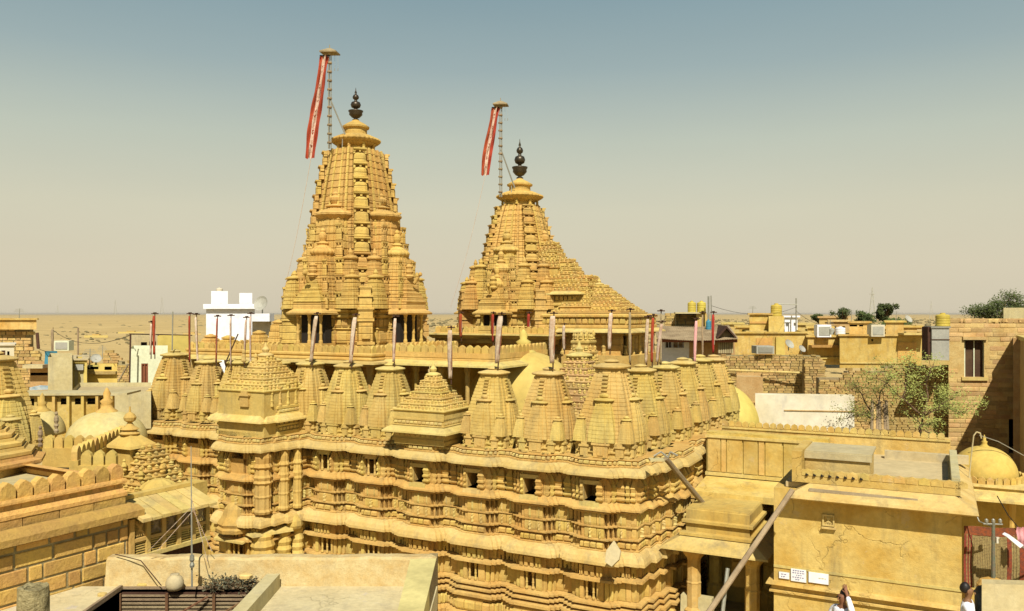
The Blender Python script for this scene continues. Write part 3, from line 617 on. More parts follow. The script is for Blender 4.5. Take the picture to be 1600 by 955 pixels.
# corner filler spires, lower storey, cornices, parapet, eave, pillars
def tower_base(t, z_c, hw, z_par, z_lip, hall_h, chhatri_z, chh_hw, zg, apex):
    # bands
    q = lambda h: [(h*c, h*s) for c, s in ((-.0, 0),)]
    def ringpath(h): 
        r = ratha_ring(h, 0); r = [(x, y) for x, y, z in r]; r = r[::-1]; r.append(r[0]); return r
    sq = lambda h: [(-h, h), (-h, -h), (h, -h), (h, h), (-h, h)]
    mb = MB(); rp = ringpath(1.58)[::-1]
    # cornice under the spires
    rings = [[(x, y, z) for x, y, _ in ratha_ring(h, 0)] for h, z in ((1.68, z_c-1.5), (1.68, z_c-.55), (1.73, z_c-.52), (1.68, z_c-.48), (1.68, z_c-.2), (1.80, z_c-.16), (1.80, z_c-.10), (1.73, z_c-.08), (1.73, z_c-.04), (1.86, z_c+.0), (1.86, z_c+.06), (1.66, z_c+.12), (1.62, z_c+.2), (1.3, z_c+.3))]
    mb.loft(rings); mb.build('storey_walls', TOWER, t)
    items = []
    r0 = [(x, y) for x, y, _ in ratha_ring(1.68, 0)]; r0.append(r0[0])
    pieces('wall_panel', m_block('wall_panel', TOWER, dp=.05), t, along(r0, 0, z_c-.46, .28, minlen=.1, h=.25, fill=.8)+along(r0, 0, z_c-.95, .34, minlen=.1, h=.36, fill=.8)+along(r0, .0, z_c-.19+.0, .16, h=.0001+.02, fill=.6))
    # projecting corner bays with mini shrines
    for k in range(4):
        a = k*math.pi/2-math.pi/4; c, s_ = math.cos(a), math.sin(a); dd = 1.90
        m_ = MB(); z0 = z_c
        for zz, hh, ww in ((z_c-2.6, .5, .40), (z_c-2.1, .1, .46), (z_c-2.0, .62, .38), (z_c-1.38, .1, .44), (z_c-1.28, .30, .37), (z_c-.98, .08, .42), (z_c-.9, .62, .33), (z_c-.28, .1, .40), (z_c-.18, .25, .34), (z_c+.07, .07, .40), (z_c+.14, .3, .30), (z_c+.44, .06, .36), (z_c+.50, .22, .26), (z_c+.72, .06, .30)):
            m_.box(-ww*.5*1.25, ww*.5*1.25, -ww*.55, .25, zz, zz+hh*.985)
        m_.box(-.12, .12, -.26, 0, z_c-.8, z_c-.4); m_.box(-.10, .10, -.28, 0, z_c-1.9, z_c-1.5)
        m_.build('corner_buttress', TOWER, t, loc=(dd*c*1.12, dd*s_*1.12, 0), rz=a+math.pi/2)
    # chhatris (pillared balconies with pediment roofs) on each face
    for k in range(4):
        a = k*math.pi/2; c, s_ = math.cos(a), math.sin(a)
        g = bpy.data.objects.new('balcony', None); col.objects.link(g); g.parent = t; g.location = (1.98*c, 1.98*s_, 0); g.rotation_euler = (0, 0, a+math.pi/2)
        h = chh_hw
        m_ = MB(); m_.box(-h+.08, h-.08, -.08, .2, z_par+.02, chhatri_z-.04); m_.build('painted_dark_panel', BLACK, g)  # black panel paints the unlit depth behind the pillars; no opening
        m_ = MB(); m_.box(-h, h, -.34, .3, z_par-.5, z_par+.02); m_.box(-h-.06, h+.06, -.4, .3, z_par-.58, z_par-.5); m_.build('balcony_floor', TOWER, g)
        for px_ in (-h+.10, 0, h-.10): inst('pillar', ME['colm'], g, (px_, -.26, z_par), 0, (.20, .20, chhatri_z-z_par))
        m_ = MB(); m_.loft([[(-h-.14, -.50, chhatri_z-.03), (h+.14, -.50, chhatri_z-.03), (h+.1, .4, chhatri_z-.03), (-h-.1, .4, chhatri_z-.03)], [(-h-.16, -.52, chhatri_z+.02), (h+.16, -.52, chhatri_z+.02), (h+.1, .4, chhatri_z+.02), (-h-.1, .4, chhatri_z+.02)], [(-h-.0, -.36, chhatri_z+.14), (h+.0, -.36, chhatri_z+.14), (h+.0, .4, chhatri_z+.14), (-h-.0, .4, chhatri_z+.14)], [(-h-.0, -.36, chhatri_z+.34), (h+.0, -.36, chhatri_z+.34), (h+.0, .4, chhatri_z+.34), (-h-.0, .4, chhatri_z+.34)]])
        m_.build('balcony_eave', TOWER, g)
        m_ = MB(); n = 6; ap = apex-chhatri_z-.34
        for i in range(n):
            f0, f1 = 1-i/n*.85, 1-(i+.55)/n*.85; z0 = chhatri_z+.34+ap*i/n
            m_.loft([[(-h*f, -.38*f-.0, z), (h*f, -.38*f, z), (h*f, .4, z), (-h*f, .4, z)] for f, z in ((f0, z0), (f0*1.03, z0+ap/n*.3), (f1, z0+ap/n*.5), (f1, z0+ap/n*1.01))])
        m_.build('pediment_roof', TOWER, g)
        m_ = MB(); m_.lathe([(.12, 0), (.16, .06), (.10, .12), (.14, .2), (.10, .3), (.13, .36), (.02, .46)], 10); m_.build('roof_finial', TOWER, g, loc=(0, -.1, apex))
        m_ = MB(); m_.tube((0, 0, 0), (.02, -.16, .24), .06, .04); m_.lathe([(.02, .2), (.06, .24), (.06, .30), (.01, .34)], 8, (.02, -.2, 0)); m_.build('lion_figure', TOWER, g, loc=(0, -.3, apex-.15))
    # small filler spires between balconies and corners
    mesh = MB(); spire_mb(mesh, ss(.30, .16, 1.4), 0, 1.15, 7, .04); disc_mb(mesh, .22, 1.13, .18); mesh.lathe([(.06, 1.3), (.08, 1.36), (.02, 1.5)], 8); me = mesh.mesh('filler_spire', TOWER)
    for k in range(4):
        a = k*math.pi/2
        for sg in (-1, 1):
            x, y = 1.62, sg*1.12; c, s_ = math.cos(a), math.sin(a)
            inst('filler_spire', me, t, (x*c-y*s_, x*s_+y*c, z_c+.1), a, (1.05, 1.05, .80))
            inst('filler_spire', me, t, (x*c*.86-y*s_*.78, x*s_*.86+y*c*.78, z_c+.45), a, (1.0, 1.0, 1.0))

    # platform: parapet with merlons, cornice, eave
    pf = sq(hw)
    m_ = MB(); sweep(m_, pf, [(-.2, z_par-.22), (.0, z_par-.22), (.03, z_par-.25), (.03, z_par-.30), (0, z_par-.32), (0, z_par-.36), (.05, z_par-.38), (.05, z_par-.42), (0, z_par-.44)])
    m_.box(-hw+.02, hw-.02, -hw+.02, hw-.02, z_par-.62, z_par-.42); m_.build('parapet_base', TOWER, t)
    m_ = MB(); sweep(m_, pf, [(-.02, z_par-.435), (.04, z_par-.44), (.30, z_lip+.05), (.31, z_lip), (.27, z_lip-.02), (-.02, z_lip+.02)]); m_.build('platform_eave', LEDGE, t)
    pieces('merlon', ME['merlon'], t, along(pf, -.05, z_par-.22, .22, h=.22, fill=.95, d=1))
    return pf
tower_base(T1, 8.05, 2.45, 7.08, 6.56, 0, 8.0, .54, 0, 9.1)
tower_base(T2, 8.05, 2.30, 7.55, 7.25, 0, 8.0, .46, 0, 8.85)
# halls below the towers: dark open pillared storeys
def hall(t, hw, ztop, zlow, inner, n=4, rot0=0):
    m_ = MB(); m_.box(-inner, inner, -inner, inner, zlow, ztop); m_.build('sanctum_wall', TOWER, t)
    m_ = MB(); m_.box(-hw, hw, -hw, hw, zlow-.4, zlow); m_.build('hall_floor', STONE, t)
    for k in range(4):
        a = k*math.pi/2; c, s_ = math.cos(a), math.sin(a)
        for i in range(n):
            y = -hw+.15+(2*hw-.3)*i/n; x = hw-.15
            inst('hall_pillar', ME['colm'], t, (x*c-y*s_, x*s_+y*c, zlow), 0, (.34, .34, ztop-zlow))
hall(T1, 2.40, 6.50, 4.6, 1.45); hall(T2, 2.2, 7.2, 6.0, 1.4)
m_ = MB(); m_.box(-2.2, 2.2, -2.2, 2.2, 0, 4.2); m_.build('plinth', STONE, T1)
m_ = MB(); m_.box(-2.3, 2.3, -2.3, 2.3, 0, 5.6); m_.build('plinth', STONE, T2)
# ---- halls attached to the right of the shorter tower and between
def local2(C, x, y): return C + U*x + V*y
h2 = tiered_roof('assembly_hall_roof', 'stepped pyramid hall roof crowded with knobs, right of the shorter tower', 'roof', 0, 0, 0, 1.30, 1.40, 8.0, 9.0, 9, .11, world=local2(C2, 3.15, 0), mt=TOWER, kscale=.45)
p2 = [(-1.6, 1.6), (-1.6, -1.6), (1.6, -1.6), (1.6, 1.6), (-1.6, 1.6)]
m_ = MB(); sweep(m_, p2, [(-.15, 8.0), (.0, 7.98), (.03, 7.94), (.03, 7.88), (-.05, 7.86), (-.05, 7.62), (.02, 7.60), (.02, 7.52), (-.02, 7.50)]); sweep(m_, p2, [(-.02, 7.34), (-.02, 7.28)]); m_.build('cornice', TOWER, h2)
m_ = MB(); sweep(m_, p2, [(0, 7.5), (.08, 7.49), (.26, 7.40), (.27, 7.36), (0, 7.36)]); m_.build('hall_eave', LEDGE, h2)
m_ = MB(); m_.box(-1.2, 1.2, -1.1, 1.1, 5.6, 7.9); m_.build('hall_interior', TOWER, h2)
m_ = MB(); m_.box(-1.75, 1.75, -1.65, 1.65, 0, 6.6); m_.build('plinth', STONE, h2)
bpy.data.objects.get('base')
pieces('frieze_block', ME['block'], h2, along(p2, -.05, 7.64, .22, h=.2, fill=.8)+along(p2, 0, 7.87, .16, h=.09, fill=.8))
for i in range(5):
    for yy in (-1.5, 1.5): inst('hall_pillar', ME['colm'], h2, (-1.5+i*.75, yy, 6.6), 0, (.30, .30, .78))
    inst('hall_pillar', ME['colm'], h2, (1.5, -1.5+i*.75, 6.6), 0, (.30, .30, .78))
h1 = tiered_roof('antechamber_roof', 'stacked knobbed roof joining the shorter tower to its hall, with a deep shaded eave', 'roof', 0, 0, 0, .95, .95, 8.75, 9.95, 8, .11, world=local2(C2, 1.85, -.15), mt=TOWER, kalash=False, topw=.3)
p3 = [(-.9, .9), (-.9, -1.0), (.95, -1.0), (.95, .9)]
m_ = MB(); sweep(m_, p3, [(0, 8.78), (.05, 8.76), (.20, 8.70), (.21, 8.66), (0, 8.66)]); m_.build('eave', LEDGE, h1)
m_ = MB(); sweep(m_, p3, [(0, 8.45), (0, 8.35), (.06, 8.33), (.06, 8.28), (0, 8.26), (0, 8.1)]); m_.build('moulding', TOWER, h1)
pieces('frieze_block', ME['block'], h1, along(p3, -.02, 8.47, .16, h=.14, fill=.7))
h0 = tiered_roof('upper_step_roof', 'highest knobbed step roof leaning against the right side of the shorter tower', 'roof', 0, 0, 0, .62, .7, 9.6, 10.6, 7, .10, world=local2(C2, 1.28, -.1), mt=TOWER, kalash=False, topw=.35)
h4 = tiered_roof('low_step_roof', 'low knobbed step roof filling the corner between antechamber and hall roof', 'roof', 0, 0, 0, .55, 1.2, 8.2, 9.35, 8, .10, world=local2(C2, 2.75, -.1), mt=TOWER, kalash=False, topw=.35)
# hall wing left of the taller tower (long platform eave)
wg = thing('hall_wing', 'open pillared hall wing with deep flat eave, left of the taller tower', 'hall', C1, ROT)
pw = [(-5.4, 2.2), (-5.4, -2.05), (-2.0, -2.05)]
m_ = MB(); sweep(m_, pw, [(-.3, 6.86), (0, 6.86), (.03, 6.83), (.03, 6.78), (0, 6.76), (0, 6.72), (.05, 6.7), (.05, 6.66), (0, 6.64)]); m_.box(-5.3, -2.2, -1.98, 2.1, 6.6, 6.84); m_.build('roof_slab', TOWER, wg)
m_ = MB(); sweep(m_, pw, [(-.02, 6.66), (.04, 6.65), (.30, 6.57), (.31, 6.52), (0, 6.52)]); m_.build('eave', LEDGE, wg)
for i in range(5): inst('hall_pillar', ME['colm'], wg, (-5.2+i*.75, -1.9, 4.6), 0, (.32, .32, 1.95))
m_ = MB(); m_.box(-5.4, -2.2, .6, .8, 4.2, 6.6); m_.build('back_wall', STONE, wg)
m_ = MB(); m_.box(-5.4, -2.2, -2.0, 2.1, 0, 4.59); m_.build('plinth', STONE, wg)
pieces('merlon', ME['merlon'], wg, along(pw, -.06, 6.86, .24, h=.2, fill=.9))
for k, (x, h) in enumerate([(-5.2, .35), (-4.6, .3), (-3.4, .5), (-2.7, .9)]):
    m_ = MB(); spire_mb(m_, ss(.32, .2), 0, h*.9, 4); disc_mb(m_, .2, h*.9, .14); m_.build('small_turret', TOWER, wg, loc=(x, -1.2+.2*k, 6.85))
# right wing joining both temples
wr = thing('courtyard_hall', 'dark open hall with pale eave between the two towers', 'hall', local2(C1, 4.3, -.2), ROT)
m_ = MB(); m_.box(-1.9, 1.9, -1.6, 1.6, 6.62, 6.9); m_.build('roof_slab', TOWER, wr)
m_ = MB(); q4 = [(-1.9, 1.6), (-1.9, -1.6), (1.9, -1.6), (1.9, 1.6)]; sweep(m_, q4, [(0, 6.68), (.3, 6.58), (.31, 6.53), (0, 6.53)]); m_.build('eave', LEDGE, wr)
for i in range(5): inst('hall_pillar', ME['colm'], wr, (-1.7+i*.85, -1.45, 4.6), 0, (.30, .30, 1.95))
m_ = MB(); m_.box(-1.9, 1.9, .9, 1.1, 4.0, 6.6); m_.build('back_wall', STONE, wr)
m_ = MB(); m_.box(-1.9, 1.9, -1.6, 1.6, 0, 4.59); m_.build('plinth', STONE, wr)
pieces('merlon', ME['merlon'], wr, along(q4, -.06, 6.9, .24, h=.22, fill=.9))
# ================================================================ DOMES
def dome(name, label, c, r, z0, hscale, m, cat='dome', fin=.35, drum=0, finm=None, merl=False):
    t = thing(name, label, cat, (c[0], c[1], z0))
    mb = MB(); pr = [(r, -.0)]; n = 14
    for i in range(1, n+1):
        a = math.pi/2*i/n; pr.append((r*math.cos(a)**.92 if i < n else .03, r*hscale*math.sin(a)))
    mb.lathe(pr, 40); mb.build('shell', m, t, smooth=True)
    f = fin; z = r*hscale; q = min(1, f*3)
    mb = MB(); mb.lathe([(f*.9, z-.06), (f*.85, z+.0), (f*.5, z+.08*q), (f*.42, z+.2*q), (f*.55, z+.28*q), (f*.25, z+.36*q), (f*.3, z+.5*q), (f*.12, z+.62*q), (f*.03, z+.62*q+.03)], 14); mb.build('finial', finm or m, t, smooth=True)
    if drum: mb = MB(); mb.lathe([(r*1.06, -drum), (r*1.06, 0), (r, .02)], 40); mb.build('drum', m, t)
    return t
dome('yellow_dome', 'large bright yellow dome rising behind the middle spires', P(818, 560, 24.6), 1.72, 5.2, .98, YELLOWP, fin=.42, drum=1.2)
dome('yellow_dome', 'bright yellow dome past the right end of the temple spires', P(1116, 640, 27.0), 1.42, 4.35, 1.0, YELLOWP, fin=.3, drum=1.0)
tiered_roof('brick_stepped_roof', 'rough brick stepped roof between the yellow dome and the corner spire', 'roof', 0, 0, 0, .95, .95, 5.2, 6.75, 9, .10, world=P(905, 600, 23.6)*Vector((1, 1, 0)) if False else Vector((P(905, 600, 23.6).x, 23.6, 0)), mt=BRICK, topw=.25)
tiered_roof('small_pale_shrine', 'small smooth stone turret standing under the eave of the right hall', 'turret', 0, 0, 0, .42, .42, 6.0, 7.35, 4, .001+.12, world=Vector((P(912, 540, 26.5).x, 26.5, 0)), mt=SPIRE, topw=.55, kalash=False)
# ================================================================ FLAGS AND POLES
def big_flag(name, px, ytop, ybot, D, side, cl_len, lab, cloth_lab, lean=-.2, off=.12):
    base = P(px, ybot, D); top = P(px+2, ytop, D)
    t = thing('flag_pole', lab, 'flag pole', base)
    h = top.z-base.z
    mb = MB()
    for k in range(3):
        a = k*2.09; mb.tube((.045*math.cos(a), .045*math.sin(a), 0), (.045*math.cos(a), .045*math.sin(a), h-.12), .022, .02, 6)
    mb.build('pole', METAL, t)
    n = int(h/.28); me = MB().lathe([(.07, 0), (.078, .01), (.078, .05), (.07, .06)], 10).mesh('ring', GREYWOOD)
    for i in range(n): inst('ring', me, t, (0, 0, .15+i*.28))
    mb = MB(); mb.loft([[(-.28, -.2, h-.12), (.24, -.22, h-.12), (.30, .2, h-.12), (-.22, .22, h-.12)], [(-.28, -.2, h-.08), (.24, -.22, h-.08), (.30, .2, h-.08), (-.22, .22, h-.08)], [(-.05, -.05, h+.04), (.05, -.05, h+.04), (.05, .05, h+.04), (-.05, .05, h+.04)]]); mb.tube((0, 0, h), (0, 0, h+.16), .012); mb.build('top_canopy', GREYWOOD, t)
    for dx in (.16, .26):
        mb = MB(); mb.tube((dx, 0, h-.12), (dx+.01, 0, h-.6), .004, .004, 4); mb.tube((dx, 0, h-.66), (dx, 0, h-.58), .014, .008, 6); mb.build('hanging_bell', METAL, t)
    # stay
    mb = MB(); mb.tube((.02, 0, h*.5), (.52*side, .1, .35), .026, .026, 6); mb.tube((.4*side, 0, .0), (.4*side, .05, .42), .015, .015, 6); mb.build('stay', METAL, t)
    # hanging flag: cloth ribbon with folds
    f = thing('long_flag', cloth_lab, 'flag', base+Vector((0, 0, 0)))
    N = 40; Mx = 13; rows = []
    mbs = [MB(), MB(), MB()]
    for i in range(N+1):
        t_ = i/N; z = h-.2-cl_len*t_; cx = -off+lean*t_**.8+.015*math.sin(t_*7); w_ = .35*(.74+.26*abs(math.cos(t_*3.6+.9)))
        rows.append([(cx+(j/(Mx-1)-.5)*w_, .05*math.sin(j*1.5+t_*5)+.03*math.sin(t_*23+j*.7)-.05-.2*t_, z+.02*math.sin(j*1.1+t_*9)) for j in range(Mx)])
    for q, (j0, j1) in enumerate(((0, 4), (4, 8), (8, 12))):
        for (a, b_) in ((j0, j1),):
            v = [r[j] for r in rows for j in range(a, b_+1)]; n_ = b_-a+1
            mbs[q].add(v, [(i*n_+j, i*n_+j+1, (i+1)*n_+j+1, (i+1)*n_+j) for i in range(N) for j in range(n_-1)])
    mbs[0].build('red_border', REDCL, f, smooth=True); mbs[1].build('white_panel', WHITECL, f, smooth=True); mbs[2].build('red_border', REDCL, f, smooth=True)
    mb = MB()
    for i in (4, 6, 11, 12, 17, 21, 23, 29, 30, 35):
        r0_ = rows[i]; r1_ = rows[i+1]; a_ = Vector(r0_[5]); b2 = Vector(r0_[7]); c_ = Vector(r1_[6]); o2 = Vector((0, -.012, 0)); mb.add([a_+o2, b2+o2, c_+o2], [(0, 1, 2)])
    mb.build('printed_marks', REDCL, f)
    mb = MB(); mb.tube((-off-.16, -.05, h-.2), (-off+.16, -.05, h-.2), .02); mb.build('top_rod', BLACK, f)
    e = Vector(rows[-1][6])
    mb = MB(); q = [e]
    tgt = Vector((P(px-78 if side > 0 else px-78, 480, D).x-base.x, 0, P(px, 480, D).z-base.z))
    for i in range(1, 13):
        a = i/12; q.append(e.lerp(tgt, a)+Vector((0, 0, -.5*math.sin(a*math.pi)*.6)))
    mb.path(q, .008, 4); mb.build('tie_rope', WHITECL, f)
    return t
big_flag('a', 515, 78, 232, 26.3, 1, 3.28, 'tall jointed metal flag pole standing left of the tallest tower top', 'long red and white flag hanging beside the tallest tower', -.42, .14)
big_flag('b', 782, 160, 308, 30.3, 1, 2.50, 'jointed metal flag pole standing left of the shorter tower top', 'red edged white flag hanging left of the shorter tower', -.40, .16)
def furled(px, y0, y1, D, r, c, lean, lab, board=True, topdark=False):
    y1 += 7 if D < 27 and board else 0
    b = P(px, y1, D); h = (y1-y0)/F*D
    t = thing('furled_flag', lab, 'flag', b, 0, 'furled flags on the temple roof')
    e = Vector((lean*h, 0, h))
    mb = MB(); mb.tube((0, .0, -.12), e+Vector((0, 0, .06)), .017, .014, 6); mb.build('pole', DARKWOOD, t)
    n = 10; mb = MB(); rings = []
    rnd = random.Random(int(px))
    for i in range(n+1):
        a = i/n; p = e*a; rr = r*(.82+.18*min(1, a*3))*(1-.25*(a > .95)); tw_ = a*2.5
        rings.append([(p.x-r*.55+rr*(1+.28*math.cos(3*q+tw_))*math.cos(q+tw_), -.02+rr*.8*(1+.25*math.cos(3*q+tw_))*math.sin(q+tw_), p.z*.96+.02) for q in [2*math.pi*k/14 for k in range(14)]])
    mb.loft(rings); mb.build('cloth', c, t, smooth=True)
    mb = MB(); q = [Vector((e.x*a-r*.55+r*1.0*math.cos(-1.2+a*2.5), -.02+r*.95*math.sin(-1.2+a*2.5)*1.15, e.z*a*.95+.03)) for a in [i/10 for i in range(2, 11)]]
    mb.path(q, r*.16, 5); mb.build('dark_seam', REDBROWN if c is WHITECL else WHITECL, t)
    if board: mb = MB(); mb.box(e.x-.09, e.x+.09, -.05, .05, h+.02, h+.05); mb.box(e.x-.02, e.x+.02, -.09, .09, h+.05, h+.075); mb.build('top_board', DARKWOOD, t)
    return t
FL = [(242, 492, 548, 25.6, .06, REDCL, .0, 'dark red furled flag with white edge above the leftmost spire'),
 (236, 505, 548, 25.7, .045, WHITECL, .03, 'white furled flag beside the dark red one on the leftmost spire'),
 (297, 492, 560, 25.2, .04, REDCL, 0, 'thin dark furled flag above the second spire from the left'),
 (310, 493, 562, 25.1, .05, WHITECL, -.04, 'white furled flag above the second spire from the left'),
 (338, 496, 560, 24.6, .03, REDCL, .03, 'thin dark furled flag in front of the white house, left edge'),
 (361, 495, 566, 24.2, .03, WHITECL, 0, 'thin furled flag on a dark pole before the middle of the white house'),
 (382, 498, 562, 23.9, .04, WHITECL, .05, 'white furled flag before the right part of the white house'),
 (392, 492, 572, 23.6, .035, WHITECL, 0, 'tall white furled flag with dark pole just behind the tiered bay roof'),
 (487, 492, 560, 22.6, .08, WHITECL, .12, 'white furled flag leaning before the left balcony of the tallest tower'),
 (549, 494, 562, 22.0, .085, WHITECL, .10, 'thick white furled flag before the corner buttress of the tallest tower'),
 (616, 496, 560, 21.6, .06, WHITECL, .04, 'white furled flag left of the right balcony of the tallest tower'),
 (705, 514, 586, 20.6, .085, WHITECL, 0, 'white furled flag rising from the stepped kiosk'),
 (778, 492, 562, 20.1, .10, WHITECL, .08, 'thickest white furled flag, on the spire left of the yellow dome'),
 (864, 492, 562, 19.4, .10, WHITECL, .02, 'thick white furled flag on the spire right of the yellow dome'),
 (721, 490, 528, 29.0, .08, REDCL, 0, 'dark red furled flag before the left foot of the shorter tower'),
 (771, 490, 535, 28.6, .07, REDCL, 0, 'dark red furled flag before the left balcony of the shorter tower'),
 (827, 490, 528, 28.4, .07, REDCL, 0, 'dark red furled flag before the middle of the shorter tower'),
 (882, 508, 548, 27.5, .07, WHITECL, 0, 'short white furled flag at the left end of the right hall eave'),
 (953, 488, 540, 21.5, .075, WHITECL, .05, 'white furled flag standing before the knobbed hall roof'),
 (985, 486, 562, 20.2, .045, GREYWOOD, 0, 'bare grey furled flag at the right end of the knobbed hall roof'),
 (1010, 497, 562, 20.6, .06, WHITECL, .04, 'white furled flag, left one of the bundle right of the corner spire'),
 (1019, 495, 560, 21.2, .055, REDCL, .03, 'dark red furled flag in the bundle right of the corner spire'),
 (1027, 505, 560, 21.4, .06, WHITECL, .12, 'leaning white furled flag, right one of the bundle near the corner spire'),
 (1033, 488, 562, 21.4, .035, GREYWOOD, 0, 'dark pole with thin wrapped cloth just left of the tin roofed house'),
 (1086, 500, 560, 23.5, .06, PINKCL, .04, 'pink and white furled flag before the tin roofed house'),
 (1098, 490, 560, 24.0, .035, GREYWOOD, 0, 'bare wooden furled flag pole before the tin roofed house'),
 (1115, 490, 545, 25.4, .06, REDCL, 0, 'bright red furled flag before the right end of the tin roof'),
 (83, 513, 572, 48, .10, GREYWOOD, 0, 'old wooden post wrapped in cloth standing on the left ruins')]
for f in FL: furled(f[0], f[1], f[2], f[3], f[4]*.62, f[5], f[6], f[7], board=f[0] > 100)
def pole(px0, y0, px1, y1, D0, D1, r, m, lab, name='pole', cat='pole', r1=None):
    a, b = P(px0, y0, D0), P(px1, y1, D1); o = MB().tube((0, 0, 0), b-a, r, r1 or r, 8).build(name, m, loc=a); return tagp(o, lab, cat)
pole(269, 548, 270, 487, 25.5, 25.5, .02, METAL, 'thin grey pole standing right of the leftmost spire flag')
pole(352, 568, 372, 522, 24.2, 24.2, .02, DARKWOOD, 'thin dark stick leaning right in front of the white house', 'leaning_stick', 'stick')
# ================================================================ TOWN
def frame_px(px0, px1, D0, rot=0.0):
    k = (px1-800)/F; p0 = P(px0, HZ, D0); c, s = math.cos(rot), math.sin(rot)
    return Vector((p0.x, p0.y, 0)), (k*p0.y-p0.x)/(c-k*s)
def house(name, label, cat, px0, px1, yt, yb, D, rot=0, depth=6, m=PLASTER, par=True, feats=(), zb=None, trim=None):
    o, Lx = frame_px(px0, px1, D, rot); zt = PZ(yt, D); zb = PZ(yb, D) if zb is None else zb
    t = thing(name, label, cat, (o.x, o.y, zb), rot); H = zt-zb
    mb = MB()
    # walls built with real openings: feats = (kind,u0,u1,v0,v1[,material]) in fractions from the left / from the top
    us = sorted(set([0, 1]+[f[1] for f in feats if f[0] in ('win', 'door', 'void')]+[f[2] for f in feats if f[0] in ('win', 'door', 'void')]))
    vs = sorted(set([0, 1]+[f[3] for f in feats if f[0] in ('win', 'door', 'void')]+[f[4] for f in feats if f[0] in ('win', 'door', 'void')]))
    hol = [f for f in feats if f[0] in ('win', 'door', 'void')]
    for u0, u1 in zip(us, us[1:]):
        for v0, v1 in zip(vs, vs[1:]):
            um, vm = (u0+u1)/2, (v0+v1)/2
            if any(f[1] < um < f[2] and f[3] < vm < f[4] for f in hol): continue
            mb.add([(u0*Lx, 0, H*(1-v1)), (u1*Lx, 0, H*(1-v1)), (u1*Lx, 0, H*(1-v0)), (u0*Lx, 0, H*(1-v0))], [(0, 1, 2, 3)])
    mb.add([(0, 0, 0), (0, depth, 0), (0, depth, H), (0, 0, H), (Lx, 0, 0), (Lx, depth, 0), (Lx, depth, H), (Lx, 0, H)], [(0, 3, 2, 1), (4, 5, 6, 7), (1, 2, 6, 5)])
    mb.build('wall', m, t)
    s = max(.06, D*.0025)
    r_ = MB(); r_.add([(0.01, 0.01, H-.12*H), (Lx-.01, 0.01, H-.12*H), (Lx-.01, depth-.01, H-.12*H), (.01, depth-.01, H-.12*H)], [(0, 1, 2, 3)]); r_.build('roof', ROOFG, t)
    if par:
        r_ = MB(); th = s*2.4; r_.box(-s, Lx+s, -s, th, H, H+s*.8); r_.box(-s, th, th+.002, depth, H, H+s*.8); r_.box(Lx-th, Lx+s, th+.002, depth, H, H+s*.8)
        r_.box(-s, Lx+s, depth-.2+.202, depth+.2, H, H+s*.8)
        r_.build('parapet', trim or m, t)
    for f in feats:
        k, u0, u1, v0, v1 = f[:5]; fm = f[5] if len(f) > 5 else None
        x0, x1, z1, z0 = u0*Lx, u1*Lx, H*(1-v0), H*(1-v1)
        if k in ('win', 'door', 'void'):
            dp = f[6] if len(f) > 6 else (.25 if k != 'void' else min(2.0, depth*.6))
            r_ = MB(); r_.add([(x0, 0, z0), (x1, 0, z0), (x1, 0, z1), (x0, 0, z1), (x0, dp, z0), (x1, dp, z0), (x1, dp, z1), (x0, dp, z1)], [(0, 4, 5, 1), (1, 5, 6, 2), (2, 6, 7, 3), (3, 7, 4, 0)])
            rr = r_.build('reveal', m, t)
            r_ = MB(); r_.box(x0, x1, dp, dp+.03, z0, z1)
            w_ = r_.build({'win': 'window', 'door': 'door', 'void': 'void_panel'}[k], fm or (DARKWOOD if k != 'void' else BLACK), t)  # a void's default black panel paints the darkness of an unlit inside
            if k != 'void':
                g = MB(); b_ = s*.5
                g.box(x0, x0+b_, dp-.05, dp-.002, z0, z1); g.box(x1-b_, x1, dp-.05, dp-.002, z0, z1); g.box(x0+b_, x1-b_, dp-.05, dp-.002, z1-b_, z1); g.box((x0+x1-b_)/2, (x0+x1+b_)/2, dp-.05, dp-.002, z0, z1-b_)
                g.build('frame', f[7] if len(f) > 7 else m, w_)
        elif k == 'shade':     # projecting slab
            r_ = MB(); dp = f[6] if len(f) > 6 else .6; r_.box(x0, x1, -dp, -.002, z0, z1); r_.build('shade_slab', fm or LEDGE, t)
        elif k == 'band':
            r_ = MB(); r_.box(x0, x1, -(f[6] if len(f) > 6 else .05), -.002, z0, z1); r_.build('moulding', fm or m, t)
    kk = ((px0 if px0+px1 > 1600 else px1)-800)/F; ca, sa = math.cos(rot), math.sin(rot); lx_, ly_ = kk*ca+sa, -kk*sa+ca
    sk = lx_/ly_
    for ch in bpy.data.objects:
        if ch.parent is t or (ch.parent and ch.parent.parent is t):
            for v in ch.data.vertices:
                if v.co.y > 0: v.co.x += sk*v.co.y
    return t, Lx, H
def tank(px, y0, y1, w, D, m, lab, cat='water tank', name='water_tank', rib=4):
    r = w/2/F*D; zb = PZ(y1, D); h = PZ(y0, D)-zb; t = thing(name, lab, cat, (P(px, 0, D).x, D, zb))
    pr = [(r*.97, 0)]
    for i in range(rib): pr += [(r, h*.82*(i+.15)/rib), (r, h*.82*(i+.7)/rib), (r*.96, h*.82*(i+.85)/rib)]
    pr += [(r, h*.82), (r*.85, h*.90), (r*.4, h*.95), (r*.38, h)]
    MB().lathe(pr, 24).build('barrel', m, t); MB().lathe([(r*.34, h), (r*.34, h*1.04), (.02, h*1.06)], 16).build('lid', m, t)
    return t
